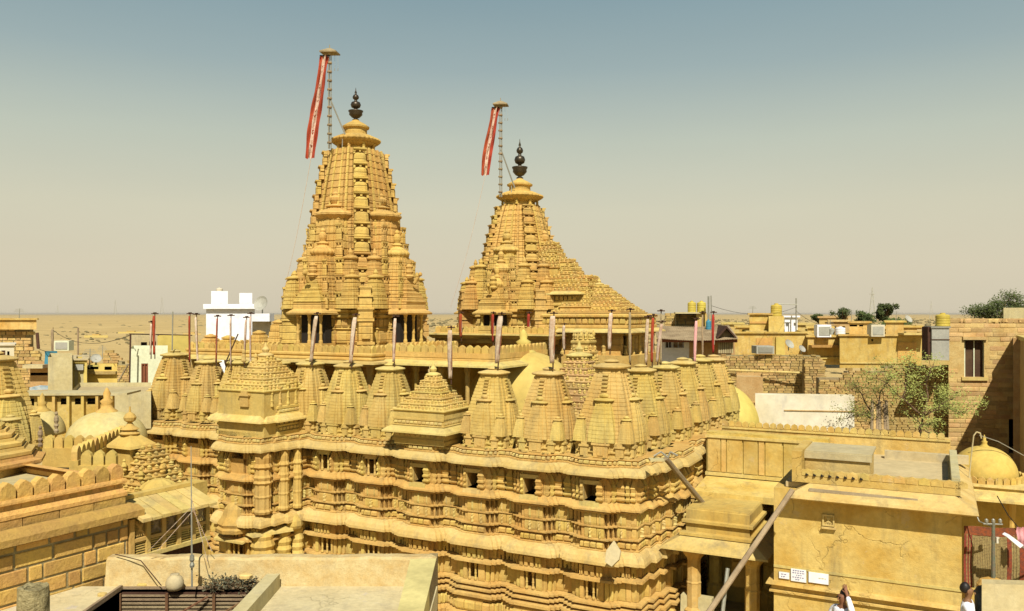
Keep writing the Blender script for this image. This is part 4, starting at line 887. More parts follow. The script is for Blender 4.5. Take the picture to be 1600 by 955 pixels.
def rubble(name, label, px0, px1, yt, yb, D, rot, bw, bh, m=RUBBLE, depth=.5, cat='stone wall', jag=0.0, zb=None, lim=300, profile=None, D1=None):
    o, Lx = frame_px(px0, px1, D, rot); zt = PZ(yt, D); zb = PZ(yb, D) if zb is None else zb; H = zt-zb
    t = thing(name, label, cat, (o.x, o.y, zb), rot)
    top = profile or (lambda u: 1.0)
    mb = MB(); n = 14
    for i in range(n):
        a, b_ = i/n, (i+1)/n; hh = H*min(top(a), top(b_), top((a+b_)/2))-bh*.6
        mb.box(a*Lx+.001*i*0, b_*Lx, .04, depth, 0, max(.1, hh))
    mb.build('core', MORTAR, t)
    me = MB(); q = .06
    me.loft([[(-.5, .10, 0+q), (.5, .10, q), (.47, -.02, .02), (-.47, -.02, .02)][::1], [(-.5, .1, .96), (.5, .1, .96), (.46, -.03, .93), (-.46, -.03, .93)]]); me = me.mesh('stone', m)
    rnd = random.Random(int(px0*7+yt)); items = []; z = 0
    while z < H-bh*.3:
        h = bh*rnd.uniform(.75, 1.3); x = -bw*rnd.random()*.3
        while x < Lx:
            w_ = bw*rnd.uniform(.5, 1.6); xc = min(max(x+w_/2, w_/2*.6), Lx)
            if z+h*.7 < H*top(min(1, max(0, xc/Lx)))+rnd.uniform(-jag, jag):
                items.append(((xc, rnd.uniform(-.015, .03), z), rnd.uniform(-.03, .03), (w_*.94, rnd.uniform(.9, 1.3), h*.93)))
            x += w_
        z += h
    pieces('stone', me, t, items, lim)
    return t, Lx, H
# ---- right side town
house('tin_roof_house', 'blue white house under a rusty tin roof behind the side wall spires', 'house', 1030, 1148, 527, 575, 44, -.12, 5, WHITE, False,
      [('win', .08, .17, .12, .34, DARKWOOD), ('win', .18, .33, .12, .34, WHITECL), ('void', .62, .78, .30, .85, BLACK), ('band', .4, 1.0, .0, .95, BRICK, .06)])
o, Lx = frame_px(1026, 1152, 43, -.12)
t = thing('tin_roof', 'sagging grey brown corrugated roof sheet over the blue white house', 'roof', (o.x, o.y, PZ(528, 43)), -.12)
mb = MB(); n = 70
mb.loft([[(Lx*i/n, -.3+yy, zz+.02*(i % 2)-.35*math.sin(i/n*3.1)*.3) for i in range(n+1)]+[(Lx*i/n, -.3+yy, zz-.03+.02*(i % 2)-.35*math.sin(i/n*3.1)*.3) for i in range(n, -1, -1)] for yy, zz in ((0, .0), (1.6, .30), (3.4, .62))]); mb.build('sheet', GREYWOOD, t)
mb = MB(); mb.box(0, Lx, -.1, .0, -.22, -.06); mb.build('fascia', REDBROWN, t)
o, Lx = frame_px(1122, 1146, 42.8, -.12)
t = thing('tin_gable', 'small dark gabled shed end at the right of the tin roof', 'shed', (o.x, o.y, PZ(552, 42.8)), -.12)
h = PZ(512, 42.8)-PZ(552, 42.8)
MB().extr([(0, 0), (Lx, 0), (Lx, h*.62), (Lx*.5, h*.95), (0, h*.62)], 0, .1).build('lattice_wall', GREYWOOD, t)
MB().extr([(-.1, h*.55), (Lx*.5, h*.98), (Lx+.1, h*.55), (Lx+.1, h*.63), (Lx*.5, h*1.07), (-.1, h*.63)], -.4, 3).build('gable_roof', DARKWOOD, t)
for i in range(7): MB().box(Lx*(i+.3)/7, Lx*(i+.6)/7, -.03, .0, 0, h*.6).build('slat', PALE, t)
t, Lx, H = rubble('stone_shed', 'small rough stone shed on the roof behind the tin roofed house', 1040, 1092, 489, 516, 47, -.1, .5, .16, cat='shed')
house('open_shelter', 'dark open shelter with pale flat roof edge on the stone shed', 'shelter', 1055, 1092, 489, 514, 46.5, -.1, 2, PALE, False, [('void', .03, .97, .06, .8), ('shade', -.05, 1.0, -.04, .05, PALE, .7)])
house('brick_pier', 'upright ochre pier carrying the yellow tanks by the tin roof', 'pier', 1088, 1104, 489, 528, 46, -.1, 2, PLASTER, False)
tank(1081, 471, 489, 13, 46, TANKY, 'left one of the two yellow water tanks above the tin roofed house'); tank(1096, 471, 489, 14, 46, TANKY, 'right one of the two yellow water tanks above the tin roofed house')
tank(1107, 500, 518, 8, 45, BLUEP, 'small blue plastic drum on the tin roof beside the tanks', 'drum', 'plastic_drum')
pole(1107, 500, 1107, 463, 45.2, 45.2, .05, METAL, 'grey vertical pipe beside the two yellow water tanks'); pole(1112, 520, 1111, 462, 45.4, 45.4, .03, METAL, 'thin pale antenna pole right of the yellow water tanks')
rubble('rubble_wall', 'long rubble stone wall with a flat coping, right of the last side spires', 1108, 1282, 553, 625, 38, -.10, .25, .105, zb=PZ(640, 38), jag=.12)
pole(1125, 578, 1262, 583, 37.8, 37.0, .05, LEDGE, 'long thin stone string course running along the rubble wall', 'string_course', 'ledge')
rubble('broken_wall', 'broken end of rubble wall beside a dark gap', 1258, 1285, 560, 612, 36.5, -.1, .25, .11, zb=PZ(640, 36.5))
house('plaster_block', 'small grey brown plastered block below the rubble wall', 'hut', 1151, 1192, 588, 625, 34, -.2, 2, BRICK, False)
house('yellow_house', 'ochre plastered house with two painted signs, behind the rubble wall', 'house', 1147, 1262, 521, 570, 56, -.05, 8, PLASTER, True, [('band', .30, .52, .15, .8, ORANGE, .05), ('band', .56, .68, .12, .98, YELLOWP, .2), ('win', .42, .50, .22, .42, WHITECL)])
house('roof_room', 'stepped ochre roof room left of the tall yellow water tank', 'roof room', 1171, 1206, 492, 522, 60, -.05, 4, PLASTER, True, [('shade', -.25, .9, .82, .90, LEDGE, .6), ('band', .0, 1.0, .35, .45, ORANGE, .08)])
house('square_tower', 'plain ochre square block under the tall yellow tank', 'tower', 1201, 1225, 494, 530, 59, -.05, 3, PLASTER, False)
tank(1213, 475, 494, 17, 60, TANKY, 'tall yellow water tank on the square ochre block at right')
house('white_roof_room', 'small white room with two narrow windows right of the tall yellow tank', 'roof room', 1226, 1246, 496, 524, 62, -.05, 3, WHITE, True, [('win', .08, .35, .3, .85, GREYT), ('win', .7, .92, .3, .85, GREYT)])
pole(1244, 522, 1244, 466, 61, 61, .05, METAL, 'thin antenna mast beside the small white room'); pole(1213, 475, 1246, 476, 60.8, 60.8, .03, METAL, 'thin horizontal pipe from the tall yellow tank to the mast', 'pipe', 'pipe')
house('ledge_house', 'ochre house with a long deep shaded ledge in its front', 'house', 1262, 1318, 527, 570, 54, -.04, 6, PLASTER, True, [('shade', .02, .98, .28, .36, ORANGE, .7), ('band', 0, 1, .72, .78, LEDGE, .1)])
house('long_house', 'long plain ochre wall house left of the grey cistern', 'house', 1312, 1458, 525, 575, 50, -.04, 7, PLASTER, True, [('win', .34, .36, .1, .17, BLACK), ('band', .0, .75, .82, .86, LEDGE, .08), ('band', .62, .82, .2, .82, ORANGE, .05), ('shade', .62, .88, -.10, -.04, LEDGE, .9)])
house('roof_store', 'low ochre roof store with two dark slots', 'roof room', 1327, 1358, 505, 526, 53, -.04, 3, PLASTER, True, [('void', .02, .4, .12, .25), ('void', .5, .7, .12, .25)])
tank(1313, 511, 523, 15, 51, WHITE, 'short white water tank on the long ochre roof')
tank(1300, 513, 523, 8, 51.5, GREYT, 'small round dark dish shaped drum beside the white tank', 'drum', 'drum')
house('yellow_block', 'yellow box shaped roof room behind the long house', 'roof room', 1384, 1412, 504, 528, 56, -.04, 4, PLASTER, True)
house('pink_wall_house', 'low tan house with a small white hatch near the grey cistern', 'house', 1408, 1462, 522, 566, 58, -.04, 5, BRICK, True, [('win', .3, .42, .15, .35, WHITE)])
rubble('rough_wall', 'rough stone wall behind the thorn tree', 1280, 1486, 568, 700, 34.5, -.10, .28, .10, zb=2.0, jag=.15, profile=lambda u: .86 if u < .2 else .93 if u < .5 else .99)
house('brick_building', 'tall sunlit stone block building with a dark shuttered window at the right edge', 'building', 1482, 1640, 503, 720, 33, -.10, 7, BRICK, False, [('win', .157, .355, .115, .355, DARKWOOD, .25, GREENW), ('void', .60, .80, .62, .84)], zb=1.5)
bb = bpy.data.objects['brick_building']
o, Lx = frame_px(1482, 1640, 33, -.10); H = PZ(503, 33)-1.5
me = m_block('stone_block', BRICK, dp=.02, back=0); rnd = random.Random(5); items = []; z = 0.0
while z < H-.05:
    x = 0
    while x < Lx*.98:
        w_ = rnd.uniform(.3, .75); w_ = min(w_, Lx-x); xc = (x+w_/2)/Lx; vc = 1-(z+.08)/H
        e_ = w_/2/Lx
        if not ((.157-e_ < xc < .355+e_ and .10 < vc < .365) or (.60-e_ < xc < .80+e_ and .61 < vc < .85)):
            items.append(((x+w_/2, 0, z), 0, (w_*.965, rnd.uniform(.3, 1.5), .165)))
        x += w_
    z += .18
pieces('stone_block', me, bb, items)
MB().box(.157*Lx-.08, .355*Lx+.08, -.10, -.0, H*.885, H*.905).build('window_lintel', BRICK, bb)
MB().box(.157*Lx-.12, .355*Lx+.12, -.10, -.0, H*.625, H*.645).build('window_sill', LEDGE, bb)
for i in range(26):
    m_ = MB(); w_ = rnd.uniform(.12, .3); m_.loft([[(-w_, -.2, 0), (w_, -.2, 0), (w_*.9, .2, 0), (-w_, .2, 0)], [(-w_*.8, -.18, .12), (w_*.8, -.16, .14), (w_*.7, .16, .13), (-w_*.8, .16, .1)]]); m_.build('loose_stone', RUBBLE, bb, loc=(Lx*(i+.5)/26, .2, H), rz=rnd.uniform(-.5, .5))
house('side_building', 'tall pale wall edge closing the right side of the picture', 'building', 1583, 1760, 528, 950, 31.6, -.47-.0, 2, BRICK, False, zb=0)
# wall running toward the camera at right (casts the long diagonal shade)
q0 = P(1590, 530, 32.4); t = thing('high_side_wall', 'narrow high wall at the right frame edge casting a diagonal shadow', 'wall', (q0.x, q0.y, 0), ROT)
MB().box(0, .5, -9.5, 0, 0, q0.z).build('wall_body', BRICK, t); MB().box(-.05, .55, -9.55, .0, q0.z+.002, q0.z+.15).build('coping', LEDGE, t)
house('pale_roof_hut', 'pale square hut on the roof at the far right', 'hut', 1568, 1640, 481, 505, 38, -.1, 3, PALE, False)
# grey cistern
house('cistern_ledge', 'pale ledge carrying the tall grey cistern', 'ledge', 1440, 1484, 563, 570, 32.2, -.1, 1.6, LEDGE, False)
t = thing('grey_cistern', 'tall pale grey metal cistern with dark side beside the brick building', 'cistern', P(1456, 563, 32.4), -.1); k = 32.4/F
MB().box(0, 26*k, 0, .7, 0, 50*k).build('cistern_body', GREYT, t); MB().box(-.04, 26*k+.04, -.04, .74, 50*k+.002, 53*k).build('cistern_lid', METAL, t); MB().box(-.02, 26*k+.02, -.03, -.002, 32*k, 33*k).build('seam', DARKWOOD, t)
MB().box(-4.5*k, -.002, .1, .7, 0, 52*k).build('dark_side_strip', DARKWOOD, t)  # dark strip along the cistern's left side
tank(1473, 490, 510, 21, 32.6, TANKY, 'yellow drum standing on top of the tall grey cistern')
# white wall and other low walls right of temple
house('white_wall', 'long whitewashed parapet wall behind the yellow dome, left of the thorn tree', 'wall', 1180, 1335, 617, 690, 27, -.16, .6, OFFWHITE, False, zb=3.2)
bb = bpy.data.objects['white_wall']; MB().box(.9, 3.2, -.03, -.002, PZ(640, 27)-3.2-.02, PZ(640, 27)-3.2+.01).build('string_line', BRICK, bb)
for i in range(7):
    o = pole(1362+i*4.2, 672, 1363+i*3.6, 626+(i % 3)*3, 24.5, 24.8, .045, [GREYWOOD, BRICK, GREYWOOD][i % 3], 'upright wooden post in the bundled row of posts behind the thorn tree', 'wooden_post', 'post')
    bpy.context.view_layer.objects if False else None
for o in [o for o in bpy.data.objects if o.name.startswith('wooden_post')]: o['group'] = 'row of posts behind the thorn tree'
# ================================================================ RIGHT FOREGROUND (temple aligned)
def tthing(name, label, cat, x, y, z=0): return thing(name, label, cat, TL(x, y, z), ROT)
# porch between the temple side and the plaque building
pt = tthing('entrance_porch', 'pillared stone entrance porch with stepped slab roof between temple side and plaque wall', 'porch', 0, 0)
pp = [(.62, 3.3), (.62, .72), (2.42, .72), (2.42, 3.3)]
m_ = MB(); sweep(m_, pp, [(-.45, 3.66), (-.22, 3.66), (-.2, 3.62), (-.2, 3.42), (-.12, 3.40), (-.12, 3.34), (-.2, 3.32), (-.2, 3.14), (-.08, 3.12), (-.08, 3.06), (-.2, 3.03)]); m_.box(.85, 2.2, .93, 3.3, 3.4, 3.655)
m_.build('stepped_roof', STONE, pt)
m_ = MB(); sweep(m_, pp, [(-.22, 3.06), (-.1, 3.04), (.26, 2.84), (.27, 2.80), (-.2, 2.80)]); m_.build('eave', LEDGE, pt)
for x, y in ((1.0, .9), (2.28, .9), (1.0, 2.9), (2.28, 2.9)):
    m_ = MB(); a = .14
    m_.loft([[(p*c-q*s, p*s+q*c, z) for c, s in ((1, 0), (.7071, .7071), (0, 1), (-.7071, .7071), (-1, 0), (-.7071, -.7071), (0, -1), (.7071, -.7071)) for p, q in ((k_, 0),)] for k_, z in ((.22, 0), (.22, 1.3), (.20, 1.35), (.22, 1.42), (.16, 1.48), (.16, 2.0), (.17, 2.03), (.155, 2.06), (.15, 2.52), (.17, 2.58), (.24, 2.66), (.28, 2.72), (.28, 2.8))])
    m_.build('porch_pillar', PLASTER, pt, loc=(x, y, 0))
m_ = MB(); m_.box(.7, 1.45, .78, 1.05, 0, 1.72, taper=.03); m_.build('pedestal', PALE, pt)
m_ = MB(); m_.box(1.46, 2.1, 2.6, 2.8, 1.5, 2.79); m_.build('carved_panel', CARVE, pt)
m_ = MB(); m_.box(.75, 2.4, 3.3, 3.5, 0, 2.79); m_.build('back_wall', STONE, pt)
m_ = MB(); m_.box(.3, 2.9, .6, 3.6, 0, .9); m_.build('porch_floor', ROOFG, pt)
for s_ in (0, 1, 2):
    m_ = MB(); m_.box(1.5, 2.05, 2.56, 2.6, 2.0+s_*.22, 2.1+s_*.22); m_.build('moulding', STONE, pt)
# low slab roof and panelled wall behind the porch
pw_ = tthing('panelled_wall', 'plain ochre wall of upright stone panels under a scalloped frieze, behind the porch', 'wall', .62, 3.6)
MB().box(0, 2.9, 0, .4, 0, 5.0).build('wall_body', PLASTER, pw_)
me = MB().box(-.5, .5, -.035, -.002, 0, 1).mesh('wall_panel', PLASTER)
x = .02
for w_ in (.34, .12, .40, .36, .14, .42, .38, .16, .40): inst('wall_panel', me, pw_, (x+w_/2, 0, 4.02), 0, (w_*.93, 1, .84)); x += w_+.012
MB().box(-.02, 2.92, -.07, -.002, 4.87, 4.93).build('upper_band', LEDGE, pw_); MB().box(-.02, 2.92, -.08, -.002, 3.92, 4.0).build('lower_band', LEDGE, pw_)
m_ = MB(); m_.loft([[(-.0, -.002, 3.90), (2.9, -.002, 3.90), (2.9, -.002, 3.7), (0, -.002, 3.7)], [(-.0, -1.3, 3.75), (2.9, -1.3, 3.75), (2.9, -1.3, 3.6), (0, -1.3, 3.6)]]); m_.build('sloping_slab', PLASTER, pw_)
fz = tthing('frieze_parapet', 'pale parapet with a row of small scallops above the panelled wall, running right', 'parapet', .9, 4.05)
MB().box(0, 5.2, 0, .3, 4.2, 5.12).build('parapet_body', PLASTER, fz); MB().box(-.02, 5.2, -.03, -.002, 5.06, 5.10).build('top_band', LEDGE, fz)
pieces('scallop', m_merlon('scallop', PLASTER, .06), fz, [((.08+i*.17, .02, 5.12), 0, (.16, 1, .14)) for i in range(30)])
# plaque building
pb = tthing('plaque_building', 'smooth ochre plastered building with a deep eave, two stringcourses and white plaques', 'building', 2.95, -.40)
W = 3.28
def P2(px, py, xl=None): pass
MB().box(0, W, 0, 5.2, 0, 4.55).build('wall', PLASTER, pb)
m_ = MB(); sweep(m_, [(.66, 2.0), (.66, 0), (W-.1, 0), (W-.1, 4.5)], [(-.1, 4.70), (.0, 4.69), (.34, 4.50), (.36, 4.45), (.32, 4.42), (-.0, 4.42)]); m_.build('eave', LEDGE, pb)
MB().box(0, W+.01, -.02, -.002, 2.98, 3.03).build('scribed_line', LEDGE, pb)
m_ = MB(); sweep(m_, [(-.02, .5), (-.02, 0), (W+.0, 0)], [(0, 2.72), (.10, 2.71), (.12, 2.66), (.02, 2.62), (.02, 2.55), (.06, 2.54), (.06, 2.50), (.0, 2.49)]); m_.build('lower_ledge', PLASTER, pb)
# roof parapets
m_ = MB(); m_.box(.52, W-.02, .02, .16, 4.70, 4.94); m_.box(.34, .52, .02, 1.6, 4.70, 5.3); m_.build('front_parapet', PLASTER, pb)
pieces('merlon', m_merlon('roof_merlon', PLASTER, .08), pb, [((.62+i*.205, .05, 4.84), 0, (.20, 1, .13)) for i in range(14)])
m_ = MB(); m_.box(.53, 1.72, .45, 1.6, 4.72, 5.22); m_.build('raised_roof_box', LEDGE, pb)
m_ = MB(); m_.box(.50, 1.76, .40, .46, 5.12, 5.24); m_.box(.50, 1.76, .46, 1.65, 5.222, 5.26); m_.build('box_coping', PALE, pb)
MB().box(.2, W-.02, .17, 5.2, 4.56, 4.66).build('roof_floor', ROOFG, pb)
MB().box(1.8, 3.5, 3.9, 4.1, 4.66, 4.84).build('back_parapet', PALE, pb)
MB().box(W-.16, W-.02, .2, 3.8, 4.66, 4.98).build('side_parapet', PALE, pb)
for i in range(8):
    m_ = MB(); m_.lathe([(.035, 0), (.035, .04)], 3); m_.build('black_notch_plug', BLACK, pb, loc=(.62+i*.14, .015, 4.86)).rotation_euler = (R(90), 0, 0)  # black plugs: the holes' inner shade is painted, nothing is cut
# vent
g = MB(); 
for a in (0, 1): g.box(-.11+a*.19, -.08+a*.19, -.04, -.002, -.11, .11); g.box(-.11, .11, -.045, -.0425 if 0 else -.004, -.11+a*.19, -.08+a*.19)
for i in range(5): g.tube((-.07+i*.035, -.02, -.08), (.07-i*.035, -.02, .08), .009, .009, 4)
g.build('vent_grille', LEDGE, pb, loc=(1.02, 0, 4.02)); MB().box(.90, 1.16, -.08, -.002, 3.86, 3.89).build('vent_sill', LEDGE, pb)
# white plaques
def plaque(x, z, w_, h, lab, lines, ink):
    t = thing('wall_plaque', lab, 'plaque', TL(2.95+x, -.40-.004, z), ROT, 'white plaques on the plastered wall')
    MB().box(-w_/2-.012, w_/2+.012, -.012, 0, -h/2-.012, h/2+.012).build('rim', PALE, t); MB().box(-w_/2, w_/2, -.03, -.0125, -h/2, h/2, taper=0).build('board', WHITE, t)
    for k, (a, b_) in enumerate(lines):
        z_ = h/2-(k+.8)*h/(len(lines)+.6); x_ = a*w_-w_/2; m_ = MB(); rnd = random.Random(k+int(x*100))
        while x_ < b_*w_-w_/2-.03:
            l_ = rnd.uniform(.02, .05); m_.box(x_, x_+l_, -.0335, -.0315, z_, z_+.012); m_.box(x_+l_*.3, x_+l_*.3+.006, -.0335, -.0314, z_-.012, z_-.0005); x_ += l_+.012
        m_.build('written_line', ink, t)
INK = plain('grey_blue_ink', (.16, .15, .28))
plaque(.20, 2.84, .19, .12, 'smallest white plaque with writing, left of the other two', [(.2, .85), (.2, .7)], INK)
plaque(.47, 2.88, .28, .24, 'square white plaque with rows of dark writing, middle of the three', [(.12, .95), (.1, .95), (.35, .75), (.1, .95), (.3, .7)], INK)
plaque(.84, 2.88, .36, .20, 'widest white plaque, almost blank, right of the other two', [(.5, .95)], PALE)
# wooden beam resting on the eave
a, b_ = P(1264, 767, 16.05), P(1434, 784, 15.2)
o = tagp(MB().tube((0, 0, 0), b_-a, .055, .05, 8).build('wooden_beam', GREYWOOD, loc=a), 'long dark wooden beam lying on the eave of the plaque building', 'beam')
# poles around porch
pole(1040, 716, 1103, 792, 18.0, 19.3, .06, GREYWOOD, 'thick dark pole leaning from the temple eave corner down to the porch roof', 'leaning_beam', 'beam')
pole(1238, 766, 1088, 985, 15.6, 14.2, .05, GREYWOOD, 'long grey weathered beam slanting down in front of the porch', 'leaning_beam', 'beam')
pole(1137, 888, 1126, 985, 14.9, 14.6, .035, METAL, 'short pale metal pipe standing against the slanting grey beam', 'metal_pipe', 'pipe')
t = thing('lamp_bracket', 'grey twisted metal bracket at the top corner of the temple eave', 'bracket', P(1040, 715, 17.7), 0)
MB().path([(-.25, 0, .03), (-.1, 0, .12), (.05, 0, .0), (.1, 0, .12), (.25, 0, .04)], .02).build('arm', METAL, t); MB().box(-.35, -.05, -.15, .1, -.06, -.02).build('slab', PALE, t)
# dome kiosk at the right
dk = P(1538, 747, 19.5); 
kt = thing('dome_kiosk', 'flat roofed kiosk with a pale eave carrying the right yellow dome', 'kiosk', (dk.x, dk.y, 0), ROT)
m_ = MB(); sweep(m_, [(-.95, 1), (-.95, -.9), (1.6, -.9), (1.6, 1)], [(-.2, dk.z), (.0, dk.z), (.02, dk.z-.05), (-.03, dk.z-.07), (-.03, dk.z-.12), (.22, dk.z-.28), (.23, dk.z-.33), (-.1, dk.z-.33)]); m_.box(-.9, 1.55, -.85, 1, dk.z-.3, dk.z-.001); m_.build('roof', LEDGE, kt)
for x, y in ((-.75, -.75), (.5, -.75), (1.4, -.75)): inst('kiosk_pillar', ME['colm'], kt, (x, y, 0), 0, (.26, .26, dk.z-.3))
MB().box(-.9, 1.5, .7, .9, 0, dk.z-.3).build('back_wall', STONE, kt)
dome('yellow_dome', 'ochre yellow dome with pointed finial at the right, beside the shaded wall', (dk.x, dk.y), .70, dk.z+.06, .98, YELLOWP if False else mat('ochre_limewash', (.52, .39, .10), (.47, .33, .07), bump=.15, bscale=5, stain=.3), fin=.13, drum=.07)
ring = MB()
pieces('petal', m_merlon('petal', PLASTER, .05), kt, [((.80*math.cos(a), .80*math.sin(a), dk.z), a+math.pi/2, (.16, 1, .16)) for a in [2*math.pi*i/30 for i in range(30)]])
t = thing('hooked_pipe', 'pale metal pipe with hooked top beside the right yellow dome', 'pipe', P(1511, 778, 17.6), 0)
h = (778-675)/F*17.6; MB().path([(0, 0, 0), (.1, 0, h*.7), (.14, 0, h*.94), (.2, 0, h), (.28, 0, h*.98), (.3, 0, h*.9)], .014).build('pipe', PALE, t)
# carpet, pole, lamp, cloth
hc = P(1506, 822, 15.2); ca = thing('hanging_carpet', 'large patterned carpet with red border hanging below the kiosk', 'carpet', (hc.x, hc.y, hc.z), R(-12))
cw, ch = 1.0, 1.12
CARP = mat('carpet_field', (.34, .27, .11), (.16, .11, .05), bump=.3, bscale=60, tint=0, nscale=26); CRED = mat('carpet_red_border', (.28, .06, .025), (.14, .05, .03), bump=.3, bscale=60, tint=0, nscale=22)
n = 24
def clothgrid(x0, x1, z0, z1, m, nm, off=0):
    mb = MB(); v = []
    for i in range(n+1):
        for j in range(n+1):
            x = x0+(x1-x0)*i/n; z = z0+(z1-z0)*j/n; v.append((x, .03*math.sin(x*9)+.015*math.sin(z*7+x*3)-off, z))
    mb.add(v, [(i*(n+1)+j, (i+1)*(n+1)+j, (i+1)*(n+1)+j+1, i*(n+1)+j+1) for i in range(n) for j in range(n)]); return mb.build(nm, m, ca, smooth=True)
clothgrid(.0, cw, -ch, 0, CARP, 'field'); clothgrid(.0, .14, -ch, 0, CRED, 'border', .006); clothgrid(cw-.28, cw-.2, -ch, -.12, CRED, 'border', .006); clothgrid(cw-.07, cw, -ch, -.12, CRED, 'border', .006); clothgrid(0, cw, -.16, 0, CRED, 'border', .008)
dots = []; me = MB().box(-.5, .5, -.004, 0, -.5, .5).mesh('woven_spot', mat('carpet_spot', (.55, .42, .16), tint=.2))
mb = MB()
for i in range(22):
    for j in range(34):
        x = .16+i*.0262; z = -.19-j*.0268
        if x > cw-.3: continue
        y_ = .03*math.sin(x*9)+.015*math.sin(z*7+x*3)-.004; mb.box(x, x+.014, y_-.003, y_, z, z+.014)
for j in range(40):
    z = -.15-j*.024
    for x in (.04, .09, cw-.17, cw-.12): y_ = .03*math.sin(x*9)+.015*math.sin(z*7+x*3)-.01; mb.box(x, x+.02, y_-.003, y_, z, z+.012)
mb.build('woven_spots', list(me.materials), ca, kind='stuff')
b = P(1552, 905, 14.6); t = thing('service_pole', 'short greenish pole with cross arm and cables in front of the carpet', 'pole', b); h = 92/F*14.6
MB().tube((0, 0, 0), (0, 0, h), .035, .028).build('mast', mat('green_grey_paint', (.13, .16, .11), (.20, .16, .10), nscale=9), t); MB().tube((-.18, 0, h*.94), (.16, 0, h*.93), .015).build('cross_arm', METAL, t)
for k in range(3): MB().lathe([(.0+.02, 0), (.03, .02), (.03, .06), (.01, .08)], 8, (-.12+.12*k, 0, h*.95)).build('insulator', METAL, t)
MB().box(.03, .08, -.05, -.01, h*.62, h*.72).build('junction_box', OFFWHITE, t)
t = thing('street_lamp', 'white slanting street lamp head at the right of the carpet', 'lamp', P(1592, 852, 14.4), R(0)); 
m_ = MB(); m_.loft([[(-.26+.02, -.05, .16), (-.26, .05, .18), (-.22, .05, .21), (-.20, -.05, .20)], [(-.02, -.07, -.03), (-.03, .07, .0), (.03, .07, .04), (.04, -.07, .02)]]); m_.build('lamp_head', WHITE, t); MB().path([(0, 0, 0), (.2, 0, -.1), (.5, .1, -.15)], .015).build('arm', METAL, t)
o = clothes = MB(); n = 10; v = []
for i in range(n+1):
    for j in range(n+1): v.append((.16*i/n, .03*math.sin(i*1.1)+.02*math.sin(j*.8), -.34*j/n))
o.add(v, [(i*(n+1)+j, (i+1)*(n+1)+j, (i+1)*(n+1)+j+1, i*(n+1)+j+1) for i in range(n) for j in range(n)])
tagp(o.build('pink_cloth', PINKCL, loc=P(1589, 824, 14.6), smooth=True), 'pale pink cloth hanging at the right frame edge above the lamp', 'cloth')
house('cream_parapet', 'cream plastered block at the bottom right corner', 'parapet', 1534, 1640, 912, 1000, 13.9, R(-6), .25, PALE, False, zb=0)
t = thing('rounded_pier', 'small rounded ochre stone pier below the service pole', 'pier', (P(1551, 918, 14.6).x, 14.6, 0)); z = PZ(903, 14.6); MB().lathe([(.25, 0), (.25, z-.12), (.2, z-.05), (.08, z)], 16).build('pier_body', PLASTER, t)
t = thing('dark_pot', 'rounded dark grey drum beside the white clothed person at bottom right', 'drum', (P(1537, 930, 14.2).x, 14.2, 0)); z = PZ(915, 14.2); MB().lathe([(.13, 0), (.14, z-.1), (.10, z-.03), (.03, z)], 16).build('drum_body', plain('dark_grey_drum', (.06, .06, .05)), t, smooth=True)
def wire(nm, pts_, r, m, lab): tagp(MB().path([p-pts_[0] for p in pts_], r, 4).build(nm, m, loc=pts_[0]), lab, 'cable')
wire('cable', [P(1530, 680, 19), P(1560, 690, 19), P(1600, 712, 19)], .012, METAL, 'thin cable running right from the dome finial')
wire('cable', [P(1519, 790, 15), P(1530, 815, 14.9), P(1548, 822, 14.7)], .012, METAL, 'pale cable reaching the top of the service pole')
wire('cable', [P(1558, 775, 15), P(1575, 805, 15), P(1600, 835, 15)], .010, BLACK, 'dark cable crossing the void under the kiosk')
# ================================================================ LEFT FOREGROUND BUILDING
LD = Vector((.5, .87, 0)).normalized(); LA = math.atan2(LD.y, LD.x); LO = Vector((-5.63, 12.2, 0)) # right end of the wall
lb = thing('block_masonry_building', 'orange sandstone block building at left with mortar joints and a merlon parapet', 'building', LO, LA)
# local x runs away from camera along the wall; wall occupies x from -6 to 0; outward normal is local -y
ZL = 5.02
MB().box(-6, -.005, .004, 3.5, 3.0, ZL+.02).build('mortar_core', MORTAR, lb)
me = MB(); me.loft([[(-.5, .06, 0), (.5, .06, 0), (.5, .06, 1), (-.5, .06, 1)], [(-.5, -.005, 0), (.5, -.005, 0), (.5, -.005, 1), (-.5, -.005, 1)], [(-.475, -.022, .05), (.475, -.022, .05), (.475, -.022, .95), (-.475, -.022, .95)]]); me = me.mesh('stone_block', ORANGE)
rnd = random.Random(11); items = []; z = 3.62; k = 0
while z < ZL-.02:
    h = .215; x = -4.6-(.25 if k % 2 else 0)
    while x < -.02:
        w_ = rnd.choice([.22, .40, .50, .58, .64])*.9; w_ = min(w_, -x)
        items.append(((x+w_/2, rnd.uniform(-.004, .008), z), 0, (w_-.036, .8, min(h, ZL-z)-.032))); x += w_
    z += h; k += 1
pieces('stone_block', me, lb, items)
pl_ = [(-6, 0), (0, 0), (0, 3.0)]
m_ = MB(); sweep(m_, pl_, [(.0, 5.22), (.10, 5.20), (.16, 5.12), (.16, 5.03), (.0, 5.0)]); m_.build('cornice_slab', ORANGE, lb)
m_ = MB(); sweep(m_, [(-6, .08), (-.04, .08), (-.04, 3.0)], [(-.1, 5.58), (.04, 5.58), (.05, 5.55), (.05, 5.52), (.0, 5.5), (.0, 5.45), (.05, 5.38), (.05, 5.33), (-.02, 5.31), (-.02, 5.2)]); m_.build('upper_moulding', ORANGE, lb)
for i in range(9):
    w_ = .5; m_ = MB(); m_.box(-4.5+i*.5, -4.5+i*.5+.485, .04, .3, 5.20, 5.32+.01*(i % 3)); m_.build('moulding_block', ORANGE, lb)
items = [((-.12-i*.222, .14, 5.57), 0, (.205, 1.3, .235)) for i in range(20)]
pieces('merlon', ME['merlon_o'], lb, items)
pieces('merlon_base', m_block('merlon_base', ORANGE, dp=.03), lb, [((-.12-i*.222, .10, 5.44), 0, (.10, 1, .10)) for i in range(20)])
